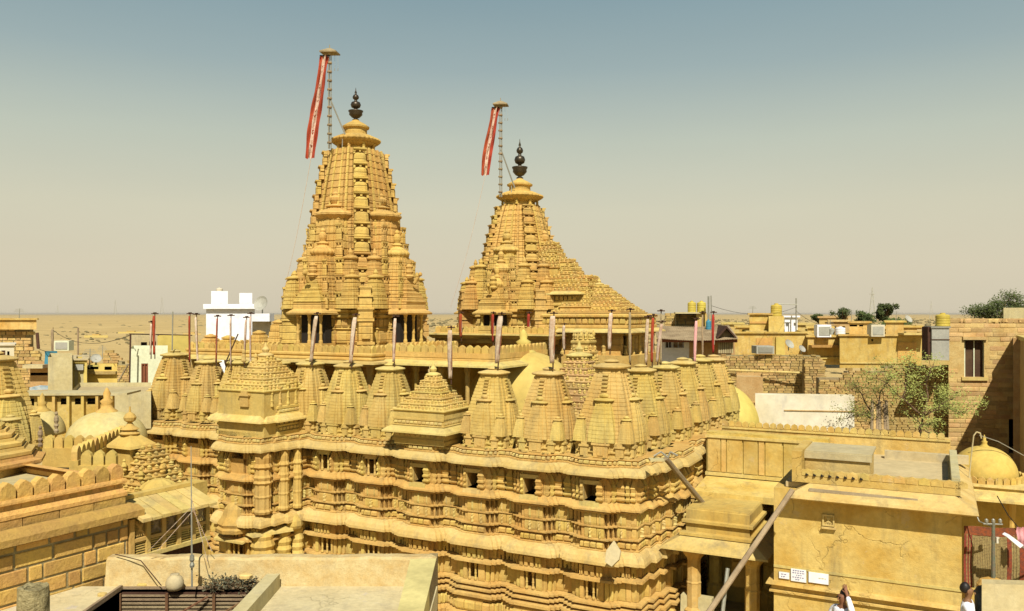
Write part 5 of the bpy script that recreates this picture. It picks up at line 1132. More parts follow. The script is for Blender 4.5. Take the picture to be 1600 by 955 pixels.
MB().box(-6, -.05, .3, 6.5, 5.3, 5.42).build('roof_floor', ROOFG, lb)
m_ = MB(); m_.lathe([(.02, 0), (.10, .05), (.02, .06)], 8)
# side parapets with merlons on the roof
sp_ = thing('dark_merlon_row', 'receding parapet row of dark shaded merlons left of the temple wall', 'parapet', P(122, 720, 14.0), R(99)); 
MB().box(0, 2.8, 0, .14, -.3, .0).build('parapet_base', STONE, sp_); pieces('merlon', ME['merlon'], sp_, [((.12+i*.23, .07, .0), 0, (.20, 1.2, .24)) for i in range(12)])
sp_ = thing('back_merlon_row', 'pale row of merlons in front of the two left domes', 'parapet', P(66, 702, 16.2), R(-3))
MB().box(0, 1.64, 0, .14, -.35, .02).build('parapet_base', STONE, sp_); pieces('merlon', ME['merlon'], sp_, [((.11+i*.20, .07, .02), 0, (.185, 1.2, .25)) for i in range(8)])
sp_ = thing('short_merlon_row', 'two tall pointed merlons on the roof corner between the dark row and the front row', 'parapet', P(122, 728, 13.7), R(2))
MB().box(0, .62, 0, .12, -.2, .0).build('parapet_base', STONE, sp_); pieces('merlon', ME['merlon'], sp_, [((.12+i*.20, .06, .0), 0, (.185, 1.1, .25)) for i in range(3)])
for i, (px, py) in enumerate(((63, 690), (88, 668))):
    t = thing('carved_post', ['thin dark carved post at the left end of the pale merlon row', 'thin dark carved post between the two pale domes'][i], 'post', P(px, py+8, 16.5))
    MB().lathe([(.04, 0), (.05, .04), (.025, .08), (.05, .14), (.03, .18), (.05, .24), (.045, .3), (.02, .34), (.035, .38), (.01, .42)], 8).build('post_body', GREYWOOD, t)
# stepped pyramid roof at left edge
tr = thing('stepped_pyramid_roof', 'broad stepped stone pyramid roof at the left frame edge', 'roof', (P(-78, 0, 13.4).x, 13.4, 0), R(-20))
for i in range(7):
    a = 1.18-.13*i; z = 5.55+.14*i; m_ = MB(); mm = [(a*c_, a*s_) for c_, s_ in ((1, -.55), (1, .55), (.55, 1), (-.55, 1), (-1, .55), (-1, -.55), (-.55, -1), (.55, -1))]
    m_.loft([[(x*f, y*f, zz) for x, y in mm] for f, zz in ((1, z), (1.02, z+.02), (1.02, z+.07), (.93, z+.10), (.92, z+.142))]); m_.build('roof_tier', ORANGE if i < 1 else STONE, tr)
MB().lathe([(1.15, 5.42), (1.15, 5.55)], 8).build('drum', ORANGE, tr)
t = make_spire('fluted_spire', 'fluted pointed spire rising behind the stepped pyramid at the left edge', 0, 0, 0, 1.15, 1.15, group='spires at the left edge'); t.location = (P(-8, 0, 17.5).x, 17.5, 4.95)
t = make_spire('fluted_spire', 'small fluted spire in front of the larger one at the left edge', 0, 0, 0, .5, .52, group='spires at the left edge'); t.location = (P(16, 0, 15.0).x, 15.0, 5.15)
DOMEL = mat('pale_yellow_limewash', (.55, .45, .21), (.50, .38, .15), bump=.2, bscale=8, stain=.35)
dome('pale_dome', 'small pale dome with tall finial left of the wider pale dome', P(66, 0, 19.5)*Vector((1, 1, 0)), .50, PZ(678, 19.5), 1.12, DOMEL, fin=.20, finm=STONE)
dome('pale_dome', 'wide low pale dome with stepped finial left of the temple wall', P(167, 0, 19.0)*Vector((1, 1, 0)), .86, PZ(688, 19.0), .78, DOMEL, fin=.27, finm=STONE)
house('terrace_wall', 'grey terrace parapet wall with upright buttresses behind the pale domes', 'wall', 34, 172, 618, 700, 21.5, R(4), .3, PLASTER, False, [('void', .03, .14, .06, .20, BLACK, .12), ('void', .17, .26, .06, .20, BLACK, .12), ('void', .44, .56, .06, .18, BLACK, .12), ('void', .60, .70, .06, .18, BLACK, .12), ('void', .74, .86, .06, .18, BLACK, .12), ('void', .88, .98, .06, .18, BLACK, .12)], zb=4.5)
tb = bpy.data.objects['terrace_wall']
for i in range(7): MB().box(.1+i*.36, .17+i*.36, -.14, -.002, 0, 1.36).build('buttress', PLASTER, tb)
MB().box(-.3, 2.7, -.16, .8, 1.39, 1.44).build('coping', PALE, tb)
house('grey_terrace', 'flat pale grey terrace slab behind the pale domes', 'terrace', 110, 236, 612, 660, 24.5, R(2), 3.2, PALE, False, zb=4.6)
tt = thing('finial_kiosk', 'small stone kiosk with ball finial at the left foot of the temple wall', 'kiosk', P(203, 712, 15.6), R(-27))
m_ = MB(); m_.box(-.2, .25, -.2, .2, -.2, .18); m_.loft([[(-.32, -.28, .17), (.36, -.28, .17), (.36, .3, .17), (-.32, .3, .17)], [(-.3, -.26, .22), (.34, -.26, .22), (.34, .3, .22), (-.3, .3, .22)], [(-.12, -.1, .40), (.14, -.1, .40), (.14, .1, .40), (-.12, .1, .40)]]); m_.build('kiosk_body', STONE, tt)
m_ = MB(); m_.lathe([(.15, .38), (.19, .42), (.12, .47), (.17, .5), (.08, .56), (.04, .62), (.10, .66), (.115, .72), (.08, .78), (.02, .82), (.015, .92)], 14, (0, 0, 0)); m_.build('ball_finial', STONE, tt)
# ruined carved roof fragments between left building and temple
cr_ = tiered_roof('carved_roof_fragment', 'crowded carved roof with little kalashas left of the temple wall base', 'roof', 0, 0, 0, 0.60, .5, 4.75, 5.55, 7, .10, world=Vector((P(228, 0, 15.6).x, 15.6, 0)), mt=CARVE, topw=.3, kalash=False)
MB().box(-.62, .62, -.55, .9, 0, 4.76).build('plinth', STONE, cr_)
rnd = random.Random(4)
for i in range(12):
    m_ = MB(); m_.lathe([(.05, 0), (.08, .05), (.05, .10), (.09, .16), (.06, .24), (.03, .28), (.05, .32), (.01, .38)], 8); m_.build('carved_pinnacle', CARVE, cr_, loc=(rnd.uniform(-.55, .55), rnd.uniform(-.5, .1), 4.78+rnd.uniform(.0, .35))).scale = (.62, .62, .62)
t = thing('lotus_carving', 'rounded ribbed stone lotus carving above the lattice balcony', 'carving', P(248, 772, 14.3), R(20)); MB().lathe([(.20, 0), (.30, .05), (.32, .12), (.24, .20), (.1, .26)], 20, rib=.12).build('lotus_body', STONE, t)
# lattice balcony
bo = LO+LD*.05+Vector((.0, 0, 0)); ba = thing('lattice_balcony', 'covered lattice screened balcony with slanting stone slab roof, between left building and temple', 'balcony', bo, LA-R(0))
BL = 1.36; zb_, zt_ = 4.42, 4.92
me = m_block('roof_slab', LEDGE, dp=0, back=0)
for i in range(8):
    x0 = BL*i/8; m_ = MB(); m_.loft([[(x0+.005, .42, zt_+.30), (x0+BL/8-.008, .42, zt_+.30), (x0+BL/8-.008, .42, zt_+.26), (x0+.005, .42, zt_+.26)], [(x0+.005, -.26, zt_+.08-.012*(i % 2)), (x0+BL/8-.008, -.26, zt_+.08-.012*(i % 2)), (x0+BL/8-.008, -.26, zt_+.03), (x0+.005, -.26, zt_+.03)]]); m_.build('roof_slab', LEDGE, ba)
MB().box(0, BL-.03, .40, .5, zb_-.6, zt_+.27).build('back_wall', STONE, ba); MB().box(0, BL, .32, .46, zt_+.272, zt_+.33).build('top_moulding', STONE, ba)
for i in range(6): MB().box(-.02+i*BL/5-.02, .05+i*BL/5-.02, -.04, .04, zb_, zt_+.05).build('post', STONE, ba)
MB().box(-.02, BL+.03, -.035, .035, zb_+.20, zb_+.25).build('rail', STONE, ba); MB().box(-.02, BL+.03, -.06, .06, zb_-.06, zb_+.0).build('bottom_rail', LEDGE, ba)
MB().box(0, BL, .05, .38, zb_-.05, zb_+.0-.003).build('floor_slab', STONE, ba)
for i in range(5):
    x0 = i*BL/5+.05; w_ = BL/5-.07; m_ = MB()
    for a in range(6):
        f = a/5; m_.tube((x0+f*w_, 0, zb_+.27), (x0+(1-f)*w_, 0, zt_), .008, .008, 4); m_.tube((x0, 0, zb_+.27+f*.27), (x0+w_, 0, zt_-f*.27), .007, .007, 4)
    m_.build('lattice_screen', GREYWOOD if i else STONE, ba)
    m_ = MB(); 
    for a in range(5): m_.box(x0, x0+w_, -.01, .01, zb_+.02+a*.037, zb_+.035+a*.037)
    m_.build('lower_screen', STONE, ba)
MB().box(0, BL, .10, .3, zb_-.45, zb_-.06).build('dark_grille', DARKWOOD, ba); MB().box(.3, BL, -.08, .02, zb_-.36, zb_-.32).build('lower_beam', LEDGE, ba)
# ================================================================ FOREGROUND TERRACE
FZ = 4.21
ter = thing('foreground_terrace', 'sunlit plastered roof terrace with low parapet in the foreground', 'terrace', (0, 0, FZ))
a0 = P(168, 910, 11.9); a1 = P(679, 918, 11.35)
def xy(px, py, z=FZ): D = (EYE-z)*F/(py-HZ); return ((px-800)/F*D, D)
bl, br_ = xy(165, 912), xy(679, 925)
# floor polygon (left along the block building, right along outer edge)
fr0, fr1 = xy(120, 1100), xy(590, 1090)
rE = (br_[0]-.16*3.2, br_[1]-3.2)
vx = [(bl[0]-2.3, bl[1]-4.0), (bl[0]-2.3, bl[1]), bl, br_]
# skylight opening corners
s00, s10, s11, s01 = xy(196, 918), xy(408, 924), xy(352, 990), xy(95, 990)
s00, s10 = (s00[0], s00[1]), (s10[0], s10[1])
ox0, ox1 = s00[0], s10[0]; oy1 = (s00[1]+s10[1])/2; oy0 = oy1-2.2
X0, X1, Y0, Y1 = -8.5, br_[0], oy1-3.2, 11.56
mb = MB()
mb.box(X0, ox0, Y0, Y1, -.3, 0); mb.box(ox0, ox1, oy1, Y1, -.3, 0); mb.box(ox0, ox1, Y0, oy0, -.3, 0); mb.box(ox1, X1+.02, Y0, Y1, -.3, 0)
FLOORM = mat('terrace_plaster', (.56, .47, .27), (.49, .40, .22), bump=.4, bscale=9, stain=.3, nscale=2, tint=0, crack=1.1)
mb.build('floor', FLOORM, ter)
ph = .38
mb = MB(); n = 24; rnd = random.Random(9); tops = [(X0+(X1-X0)*i/n) for i in range(n+1)]
rr = []
tops = [(-5.66+(X1+5.66)*i/n) for i in range(n+1)]
for x in tops:
    d = rnd.uniform(-.012, .012); rr.append([(x, Y1, 0), (x, Y1+.03, ph*.5), (x, Y1+.05, ph-.03+d), (x, Y1+.09, ph+d), (x, Y1+.24, ph+d), (x, Y1+.27, ph-.03+d), (x, Y1+.28, -.5)])
mb.loft([list(r) for r in rr], closed=False); mb.build('far_parapet', mat('parapet_plaster', (.53, .44, .21), (.47, .345, .13), bump=.5, bscale=14, stain=.35, nscale=5, tint=0), ter)
SHADE_RENDER = mat('rough_shade_render', (.30, .22, .11), (.19, .14, .08), bump=1.0, bscale=20)  # rough render; the right face's shade is put into its darker colour
mb = MB(); mb.loft([[(X1+.0, Y1+.28, -4.2), (X1+.0, Y1+.28, ph), (X1-.12, Y1+.28, ph), (X1-.12, Y1+.28, -.3)], [(X1+.02, Y0, -4.2), (X1+.02, Y0, .16), (X1-.10, Y0, .16), (X1-.10, Y0, -.3)]][::-1]); mb.build('right_edge', SHADE_RENDER, ter)
mb = MB(); mb.loft([[(X1-.36, Y1+.02, ph-.005), (X1+.001, Y1+.02, ph+.004), (X1+.001, Y1+.02, -.1), (X1-.36, Y1+.02, -.1)], [(X1-.26, Y0, .12), (X1+.021, Y0, .165), (X1+.021, Y0, -.1), (X1-.26, Y0, -.1)]]); mb.build('sloping_kerb', YELLOWP if False else mat('kerb_plaster', (.57, .48, .20), bump=.2), ter)
mb = MB(); mb.box(-5.66, X1, Y1+.27, Y1+.28, -4.2, -.3); mb.build('outer_wall', STONE, ter)
# skylight well with grille
sk = thing('roof_skylight', 'sunken roof opening with rusty iron grille and timber frame in the terrace floor', 'skylight', (0, 0, FZ))
m_ = MB(); m_.box(ox0-.04, ox0, oy0, oy1, -.9, .06); m_.box(ox1, ox1+.04, oy0, oy1, -.9, .06); m_.box(ox0-.04, ox1+.04, oy1, oy1+.04, -.9, .03); m_.build('frame', REDBROWN if False else GREYWOOD, sk)
MB().box(ox0+.002, ox1-.002, oy1-.03, oy1-.004, -.9, -.035).build('slat_gap_shade', DARKWOOD, sk)  # dark sheet paints the shade seen between the slats
MB().box(ox0, ox1, oy0, oy1, -.95, -.9).build('well_floor', DARKWOOD, sk)
m_ = MB()
for i in range(15): inst('grille_bar', bpy.data.meshes.get('gb') or (lambda q: q)(MB().box(ox0, ox1, -.012, .012, -.012, .012).mesh('gb', GREYWOOD)), sk, (0, oy1-.05, -.07-i*.052))
for i in range(4): MB().box(ox0+(ox1-ox0)*i/3-.018+(.02 if i == 0 else 0)-(.02 if i == 3 else 0), ox0+(ox1-ox0)*i/3+.018, oy1-.10, oy1-.065, -.88, -.03).build('grille_beam', RUST, sk)
for sx in (.35, .65): MB().tube((ox0+(ox1-ox0)*(sx-.2), oy1-.6, -.55), (ox0+(ox1-ox0)*(sx+.28), oy1-.12, -.06), .016, .016, 6).build('diagonal_bar', RUST, sk)
mb = MB(); mb.loft([[(ox1+.041, oy1+.05, 0), (ox1+.041, oy1+.05, .20), (ox1+.22, oy1+.05, .20), (ox1+.22, oy1+.05, 0)], [(ox1+.041, oy0, 0), (ox1+.041, oy0, .20), (ox1+.22, oy0, .20), (ox1+.22, oy0, 0)]][::-1]); mb.build('kerb_wall', PALE, sk)
# pot, stones, vine heap, drum, masts
b = P(273, 917, 11.35); t = thing('round_pot', 'big round white clay pot on the terrace kerb', 'pot', (b.x, b.y, FZ+.02)); m_ = MB(); m_.lathe([(.05, 0), (.10, .01), (.125, .07), (.125, .13), (.10, .20), (.06, .235), (.055, .24), (.065, .255), (.04, .25)], 24); m_.build('pot_body', PALE, t, smooth=True).scale = (.95, .95, .85)
for k, (px, py, s_) in enumerate(((203, 905, 1.0), (214, 908, 1.3), (231, 907, 1.5), (160, 927, .8), (384, 922, 1.1), (222, 912, .8))):
    lb_ = ['small flat stone left of the pile behind the skylight', 'flat pale stone in the middle of the pile behind the skylight', 'largest flat stone behind the skylight', 'small pointed stone left of the skylight', 'flat stone on the right kerb of the skylight', 'smallest stone in the pile behind the skylight'][k]
    x, y = xy(px, py+4); m_ = MB(); m_.loft([[(.09*s_*math.cos(a)*rnd.uniform(.8, 1.1), .06*s_*math.sin(a), z) for a in [i*math.pi/4 for i in range(8)]] for z in (0, .035*s_)]+[[(.06*s_*math.cos(a), .04*s_*math.sin(a), .05*s_) for a in [i*math.pi/4 for i in range(8)]]])
    tagp(m_.build('loose_stone', LEDGE, loc=(x, y, FZ+(.20 if k == 4 else 0))), lb_, 'stone')
rnd = random.Random(21); vh = thing('dry_vine_heap', 'tangled heap of dry grey green creeper along the back of the skylight', 'creeper', (0, 0, FZ))
m_ = MB(); m2 = MB()
for i in range(130):
    x, y = xy(rnd.uniform(322, 402), rnd.uniform(912, 925)); x -= 0; z = rnd.uniform(.01, .10); p = Vector((x, y, z)); q = [p]
    for j in range(3): q.append(q[-1]+Vector((rnd.uniform(-.08, .08), rnd.uniform(-.05, .05), rnd.uniform(-.04, .05))))
    m_.path(q, .004, 4)
    for j in range(5):
        c_ = q[rnd.randrange(4)]+Vector((rnd.uniform(-.03, .03), rnd.uniform(-.03, .03), rnd.uniform(-.01, .04))); u_ = Vector((rnd.uniform(-1, 1), rnd.uniform(-1, 1), rnd.uniform(-1, 1))).normalized()*.018; w_ = u_.orthogonal().normalized()*.012
        m2.add([c_-u_, c_+w_, c_+u_, c_-w_], [(0, 1, 2, 3)])
m_.build('stems', BARK, vh); m2.build('leaves', mat('grey_dry_leaves', (.20, .19, .12), (.12, .12, .07), tint=.2), vh, kind='stuff')
b = P(52, 972, 9.6); t = thing('stone_drum', 'rough hollow carved stone drum standing at the bottom left', 'drum', (b.x, b.y, FZ)); z = PZ(917, 9.6)-FZ
m_ = MB(); rr = []
for r_, zz in ((.17, 0), (.165, z*.6), (.17, z*.85), (.16, z), (.10, z-.01), (.09, z-.3)): rr.append([(r_*(1+rnd.uniform(-.05, .05))*math.cos(a), r_*(1+rnd.uniform(-.05, .05))*math.sin(a), zz+rnd.uniform(-.01, .015)) for a in [2*math.pi*i/18 for i in range(18)]])
m_.loft(rr); m_.build('drum_body', mat('rough_drum_stone', (.36, .29, .15), (.20, .16, .08), bump=1.2, bscale=24, nscale=8), t)
b = P(300, 906, 11.2); t = thing('wire_mast', 'slender antenna mast with guy wires standing on the terrace', 'mast', (b.x, b.y, b.z)); h = 205/F*11.2
MB().tube((0, 0, -.1), (-.09, .2, h), .014, .006, 6).build('mast_rod', METAL, t); MB().lathe([(.03, .17), (.035, .2), (.02, .24), (.035, .27), (.03, .33)], 8).build('insulator', METAL, t)
for dx, dz, x2, z2 in ((-.05, .95, -.72, .1), (-.03, .9, -.60, .1), (-.04, .95, .16, .1), (-.05, 1.1, .1, -.05)): MB().tube((dx, .1, dz), (x2, .3, z2+.2), .0045, .0045, 4).build('guy_wire', WHITECL, t)
wire('cable', [P(180, 866, 11.6), P(220, 876, 11.5), P(252, 915, 11.3)], .007, DARKWOOD, 'dark cable sagging over the terrace parapet toward the round pot')
wire('cable', [P(318, 868, 11.6), P(323, 890, 11.5), P(328, 912, 11.3)], .004, GREYWOOD, 'thin cord hanging over the terrace parapet right of the mast')
wire('cable', [P(253, 480, 13), P(254, 700, 13.3), P(256, 880, 13.4)], .006, GREYWOOD, 'thin vertical wire crossing the left end of the temple wall') if False else None
# ================================================================ LEFT TOWN
rubble('left_ruin', 'ruined rubble stone building at the left edge under a yellow parapet', -30, 57, 512, 640, 44, R(3), .42, .16, zb=1.0, jag=.1, profile=lambda u: 1 if u < .9 else .80)
house('yellow_parapet', 'yellow plastered parapet on top of the left ruin', 'parapet', -30, 57, 500, 515, 43.6, R(3), 1.0, PLASTER, True)
rubble('ruin_steps', 'low broken stone wall stepping down right of the left ruin', 50, 130, 560, 650, 46, R(3), .42, .16, zb=1.0, jag=.3, profile=lambda u: 1-.35*u)
rubble('ruined_wall', 'low rubble wall before the desert, left of the pale green shed', 100, 240, 548, 640, 52, R(2), .45, .15, zb=0, jag=.35, profile=lambda u: .86+.14*math.sin(u*9)**2)
house('white_balcony', 'small white framed balcony shed at the far left edge', 'shed', -14, 22, 540, 566, 36, R(2), 1.5, OFFWHITE, True, [('void', .45, .62, .3, .95, PINKCL, .3), ('void', .70, .80, .35, .95, BLACK)])
house('tin_shelter', 'low shelter with pale slab and dark slot near the left ruin', 'shelter', 47, 76, 569, 625, 34, R(2), 2, BRICK, False, [('shade', -.05, 1.02, .0, .10, PALE, .5), ('void', .02, .98, .24, .32)])
house('plain_box_room', 'plain beige plastered box room left of the yellow door room', 'roof room', 75, 113, 558, 618, 30, R(2), 3, PALE, False)
house('door_room', 'small cream room with a framed yellow door', 'roof room', 111, 136, 563, 618, 30.6, R(2), 2.5, YELLOWP, True, [('door', .15, .85, .08, 1.0, PALE, .12), ('band', .25, .78, .12, .28, GREYT, .02)], trim=PALE)
house('yellow_low_wall', 'low pale yellow wall with stone coping and dark gaps right of the yellow door', 'wall', 136, 183, 573, 618, 32, R(2), 2, YELLOWP, False, [('void', .02, .38, .0, .10), ('void', .58, .82, -.0, .12), ('shade', 0, 1, .16, .26, RUBBLE, .15)])
house('green_shed', 'pale green washed room with a red brown door at its right', 'shed', 203, 262, 545, 622, 29.5, R(2), 3, GREENW, False, [('door', .30, .48, .30, 1.0, REDBROWN, .06, REDBROWN)])
house('yellow_tank_wall', 'bright yellow low wall behind the leftmost spire', 'wall', 246, 296, 525, 560, 33, R(2), 1.5, YELLOWP, False)
house('pergola_wall', 'low tan wall with dark rail frame above the green shed', 'wall', 203, 246, 524, 548, 34, R(2), .5, PALE, False, [('void', .40, .62, .45, .9, BLACK, .1), ('void', .7, .95, .4, .9, BLACK, .1)])
pole(202, 618, 204, 522, 28.8, 28.8, .03, DARKWOOD, 'thin dark post at the left side of the pale green shed'); pole(202, 522, 300, 524, 28.8, 33, .02, DARKWOOD, 'thin dark rail running right from the shed post', 'rail', 'rail'); pole(185, 596, 200, 570, 28.8, 28.8, .03, GREYWOOD, 'short leaning prop beside the pale green shed', 'prop', 'prop')
pole(122, 512, 122, 570, 50, 50, .05, GREYWOOD, 'thin distant utility pole before the desert at left')
pole(58, 520, 60, 545, 43, 43, .08, DARKWOOD, 'short dark chimney pipe at the corner of the left ruin', 'chimney_pipe', 'pipe')
tagp(MB().loft([[(0, 0, 0), (.7, .1, .02), (.8, .6, .0), (.1, .5, .03)], [(0, 0, .1), (.6, .1, .16), (.75, .6, .1), (.1, .5, .14)]]).build('blue_tarpaulin', mat('blue_white_tarp', (.16, .26, .32), (.5, .5, .45), nscale=3), loc=P(46, 610, 30)), 'crumpled blue and white tarpaulin on the roof behind the pale dome', 'tarpaulin')
# white house
wh, Lx, H = house('white_house', 'bright white cubic house with roof blocks behind the left spires', 'house', 322, 398, 478, 535, 40, R(-4), 5, WHITE, True, zb=1.0, feats=[('band', -.02, 1.05, .0, .02, WHITE, .2)], trim=WHITE)
for px0, px1, y0, y1, lb_ in ((330, 356, 455, 478, 'left white roof block on the white house'), (374, 394, 458, 478, 'right white roof block on the white house')): house('roof_block', lb_, 'roof block', px0, px1, y0, y1, 40.5, R(-4), 1.2, WHITE, False)
tank(343, 450, 458, 10, 41, OFFWHITE, 'short pale tank on the left roof block of the white house')
house('white_annex', 'white annex with a black doorway under a curved slab, right of the white house', 'house', 394, 424, 490, 560, 38.5, R(-4), 3, OFFWHITE, False, [('shade', -.05, 1.15, .0, .06, WHITE, .6), ('void', .1, .62, .17, .60)], zb=2.0)
t = thing('satellite_dish', 'grey satellite dish on the roof of the white annex', 'satellite dish', P(410, 490, 38.3)); m_ = MB(); m_.lathe([(.02, 0), (.15, .02), (.28, .07), (.36, .14), (.36, .15), (.27, .09), (.02, .02)], 20); d_ = m_.build('dish', GREYT, t, loc=(0, 0, .42)); d_.rotation_euler = (R(70), 0, R(-20)); MB().tube((0, 0, 0), (0, 0, .42), .03).build('stand', METAL, t)
# distant things
def pylon(px, yt, yb, D, r, lab):
    b = P(px, yb, D); h = (yb-yt)/F*D; t = thing('distant_mast', lab, 'mast', b); m_ = MB()
    for sx in (-1, 1): m_.tube((sx*h*.10, 0, 0), (0, 0, h), r, r*.4, 4)
    for k in range(5): z = h*(.15+k*.17); w_ = h*.10*(1-z/h); m_.tube((-w_, 0, z), (w_, 0, z), r*.6, r*.6, 4); m_.tube((-w_, 0, z), (w_*.8, 0, z+h*.15), r*.5, r*.5, 4)
    m_.build('lattice', GREYT, t); MB().box(-h*.08, h*.08, -.3, .3, h*.78, h*.80).build('cross_arm', GREYT, t)
pylon(180, 468, 492, 3200, .8, 'faint distant pylon on the left desert horizon'); pylon(253, 464, 492, 3200, .8, 'faint distant pylon right of the first on the desert horizon'); pylon(90, 476, 491, 3400, .6, 'faint small pylon near the left end of the horizon'); pylon(1363, 449, 500, 420, .32, 'tall distant red and white telecom mast behind the green trees')
pylon(1206, 472, 498, 2800, .7, 'faint distant pylon behind the tall yellow tank'); pylon(1455, 470, 498, 2600, .7, 'faint distant pylon left of the yellow drum')
# ================================================================ TREES
def limb(mb, a, b, r0, r1, rnd, n=4, j=.08):
    p = a; q = [a]
    for i in range(1, n+1): q.append(a.lerp(b, i/n)+Vector((rnd.uniform(-j, j), rnd.uniform(-j, j), rnd.uniform(-j, j)))*(0 if i == n else 1))
    for i in range(n): mb.tube(q[i], q[i+1], r0+(r1-r0)*i/n, r0+(r1-r0)*(i+1)/n, 6)
    return q
def leaves(mb, c, rad, n, size, rnd, flat=1.0):
    for _ in range(n):
        d = Vector((rnd.gauss(0, 1), rnd.gauss(0, 1), rnd.gauss(0, 1)*flat)); d = d.normalized()*rad*rnd.random()**.5
        u = Vector((rnd.uniform(-1, 1), rnd.uniform(-1, 1), rnd.uniform(-1, 1))).normalized(); w_ = u.orthogonal().normalized(); p = c+d; s = size*rnd.uniform(.6, 1.4)
        mb.add([p-u*s, p+w_*s*.45, p+u*s, p-w_*s*.45], [(0, 1, 2, 3)])
def tree(name, label, base, tips, r, m, seed, crad, nl, size, sub=3, twig=.5):
    rnd = random.Random(seed); t = thing(name, label, 'tree', base); wood = MB(); lf = MB(); q_ = [Vector((0, 0, 0))]
    for (st, tip) in tips:
        a = Vector((0, 0, 0)) if st is None else Vector(st); b = Vector(tip); rr = r if st is None else r*.5
        q = limb(wood, a, b, rr, rr*.35, rnd, 5, (b-a).length*.05)
        for i in range(2, len(q)):
            for k in range(sub):
                e = q[i]+Vector((rnd.uniform(-1, 1), rnd.uniform(-1, 1), rnd.uniform(-.25, .8)))*twig; qq = limb(wood, q[i], e, rr*.3, rr*.08, rnd, 3, twig*.1)
                leaves(lf, e, crad, nl, size, rnd, .7); leaves(lf, qq[2], crad*.7, nl//2, size, rnd, .7)
    wood.build('trunk', BARK, t); lf.build('crown', m, t, kind='stuff'); return t
b = P(1434, 700, 24.0)
tree('thorn_tree', 'sparse green thorn tree with bent trunk in front of the rough wall', b, [(None, (.15, 0, .9)), ((.15, 0, .9), (-1.1, .2, 2.0)), ((.15, 0, .9), (.45, .1, 2.3)), ((.15, 0, .9), (1.1, -.1, 1.6)), ((-.4, .1, 1.4), (-.2, .1, 2.5)), ((.6, 0, 1.2), (1.4, .1, 1.0))], .06, LEAF2, 5, .22, 44, .027, 4, .44)
b = P(1372, 690, 25.0)
tree('thorn_tree', 'smaller leaning thorn tree left of the bent one, over the white wall', b, [(None, (-.2, 0, .9)), ((-.2, 0, .9), (-.7, 0, 1.7)), ((-.2, 0, .9), (.45, 0, 2.2)), ((-.2, 0, .9), (-.9, 0, .7))], .05, LEAF2, 8, .22, 32, .026, 4, .44)
for (px, y0, y1, D, w_, nl, lab, sd) in ((1280, 492, 502, 130, 18, 50, 'small round green tree behind the town roofs', 1), (1318, 480, 510, 110, 26, 30, 'thin sparse tree left of the large green tree', 2), (1350, 488, 512, 105, 30, 60, 'low bushy green tree left of the tallest green tree', 3), (1381, 474, 506, 105, 26, 80, 'tall dense green tree behind the town roofs', 4), (1401, 500, 512, 100, 40, 50, 'low spreading green tree right of the tall dense one', 6)):
    k = D/F; base = P(px, y1+8, D); h = (y1-y0)*k; rnd = random.Random(sd); t = thing('town_tree', lab, 'tree', base, 0, 'green trees behind the town roofs'); wd = MB(); lf = MB()
    wd.tube((0, 0, 0), (0, 0, h*.6+8*k), .2, .1); 
    for i in range(26):
        c = Vector((rnd.gauss(0, .26)*w_*k, rnd.gauss(0, .3)*w_*k, 8*k+h*rnd.uniform(.15, .9))); wd.tube((0, 0, h*.4), c, .06, .03, 4); leaves(lf, c, w_*k*.2, nl, .17, rnd, .8)
    wd.build('trunk', BARK, t); lf.build('crown', LEAF, t, kind='stuff')
b = P(1562, 531, 42); rnd = random.Random(31)
tree('roadside_tree', 'wide loose grey green tree behind the brick building at upper right', b, [(None, (0, 0, 1.0)), ((0, 0, 1), (-1.2, 0, 1.3)), ((0, 0, 1), (.3, 0, 1.9)), ((0, 0, 1), (1.4, 0, 1.6)), ((-.6, 0, 1.1), (-.5, 0, 1.5)), ((.6, 0, 1.2), (.9, 0, 2.0))], .12, LEAF, 12, .32, 60, .05, 4, .5)
# scattered scrub on the plain: one sheet of bushes nobody could count
rnd = random.Random(77); mb = MB()
for i in range(2600):
    D = 1500*math.exp(rnd.random()*1.9); px = rnd.uniform(-30, 1630); s = rnd.uniform(1.2, 4.0)*(D/1500)**.55; x = (px-800)/F*D
    mb.lathe([(s, 0), (s*1.2, s*.4), (s*.6, s*.9)], 5, (x, D, -52.5))
for i in range(900):
    D = rnd.uniform(3200, 7500); px = rnd.uniform(-30, 1630); s = rnd.uniform(5, 13); mb.lathe([(s, 0), (s*1.3, s*.5), (s*.5, s)], 5, ((px-800)/F*D, D, -52))
mb.build('desert_scrub', mat('scrub', (.22, .18, .085), (.15, .13, .06), nscale=.01), kind='stuff')
# far low settlements on the plain
for i, (px, D, w_) in enumerate(((150, 2100, 60), (205, 2500, 80), (300, 2300, 50), (40, 3000, 90), (1170, 2600, 60))):
    p = P(px, 490, D); t = thing('desert_compound', ['tiny walled compound on the desert plain, nearest the left ruin', 'tiny walled compound on the plain left of the leftmost spire', 'tiny compound on the plain just left of the white house', 'tiny far compound near the left frame edge on the plain', 'tiny compound on the plain behind the right town roofs'][i], 'compound', (p.x, p.y, -50)); 
    MB().box(-w_/2, w_/2, 0, 1, -3, 3).build('front_wall', LEDGE, t); MB().box(-w_*.2, w_*.1, 4, 12, -3, 6).build('block', PLASTER, t)
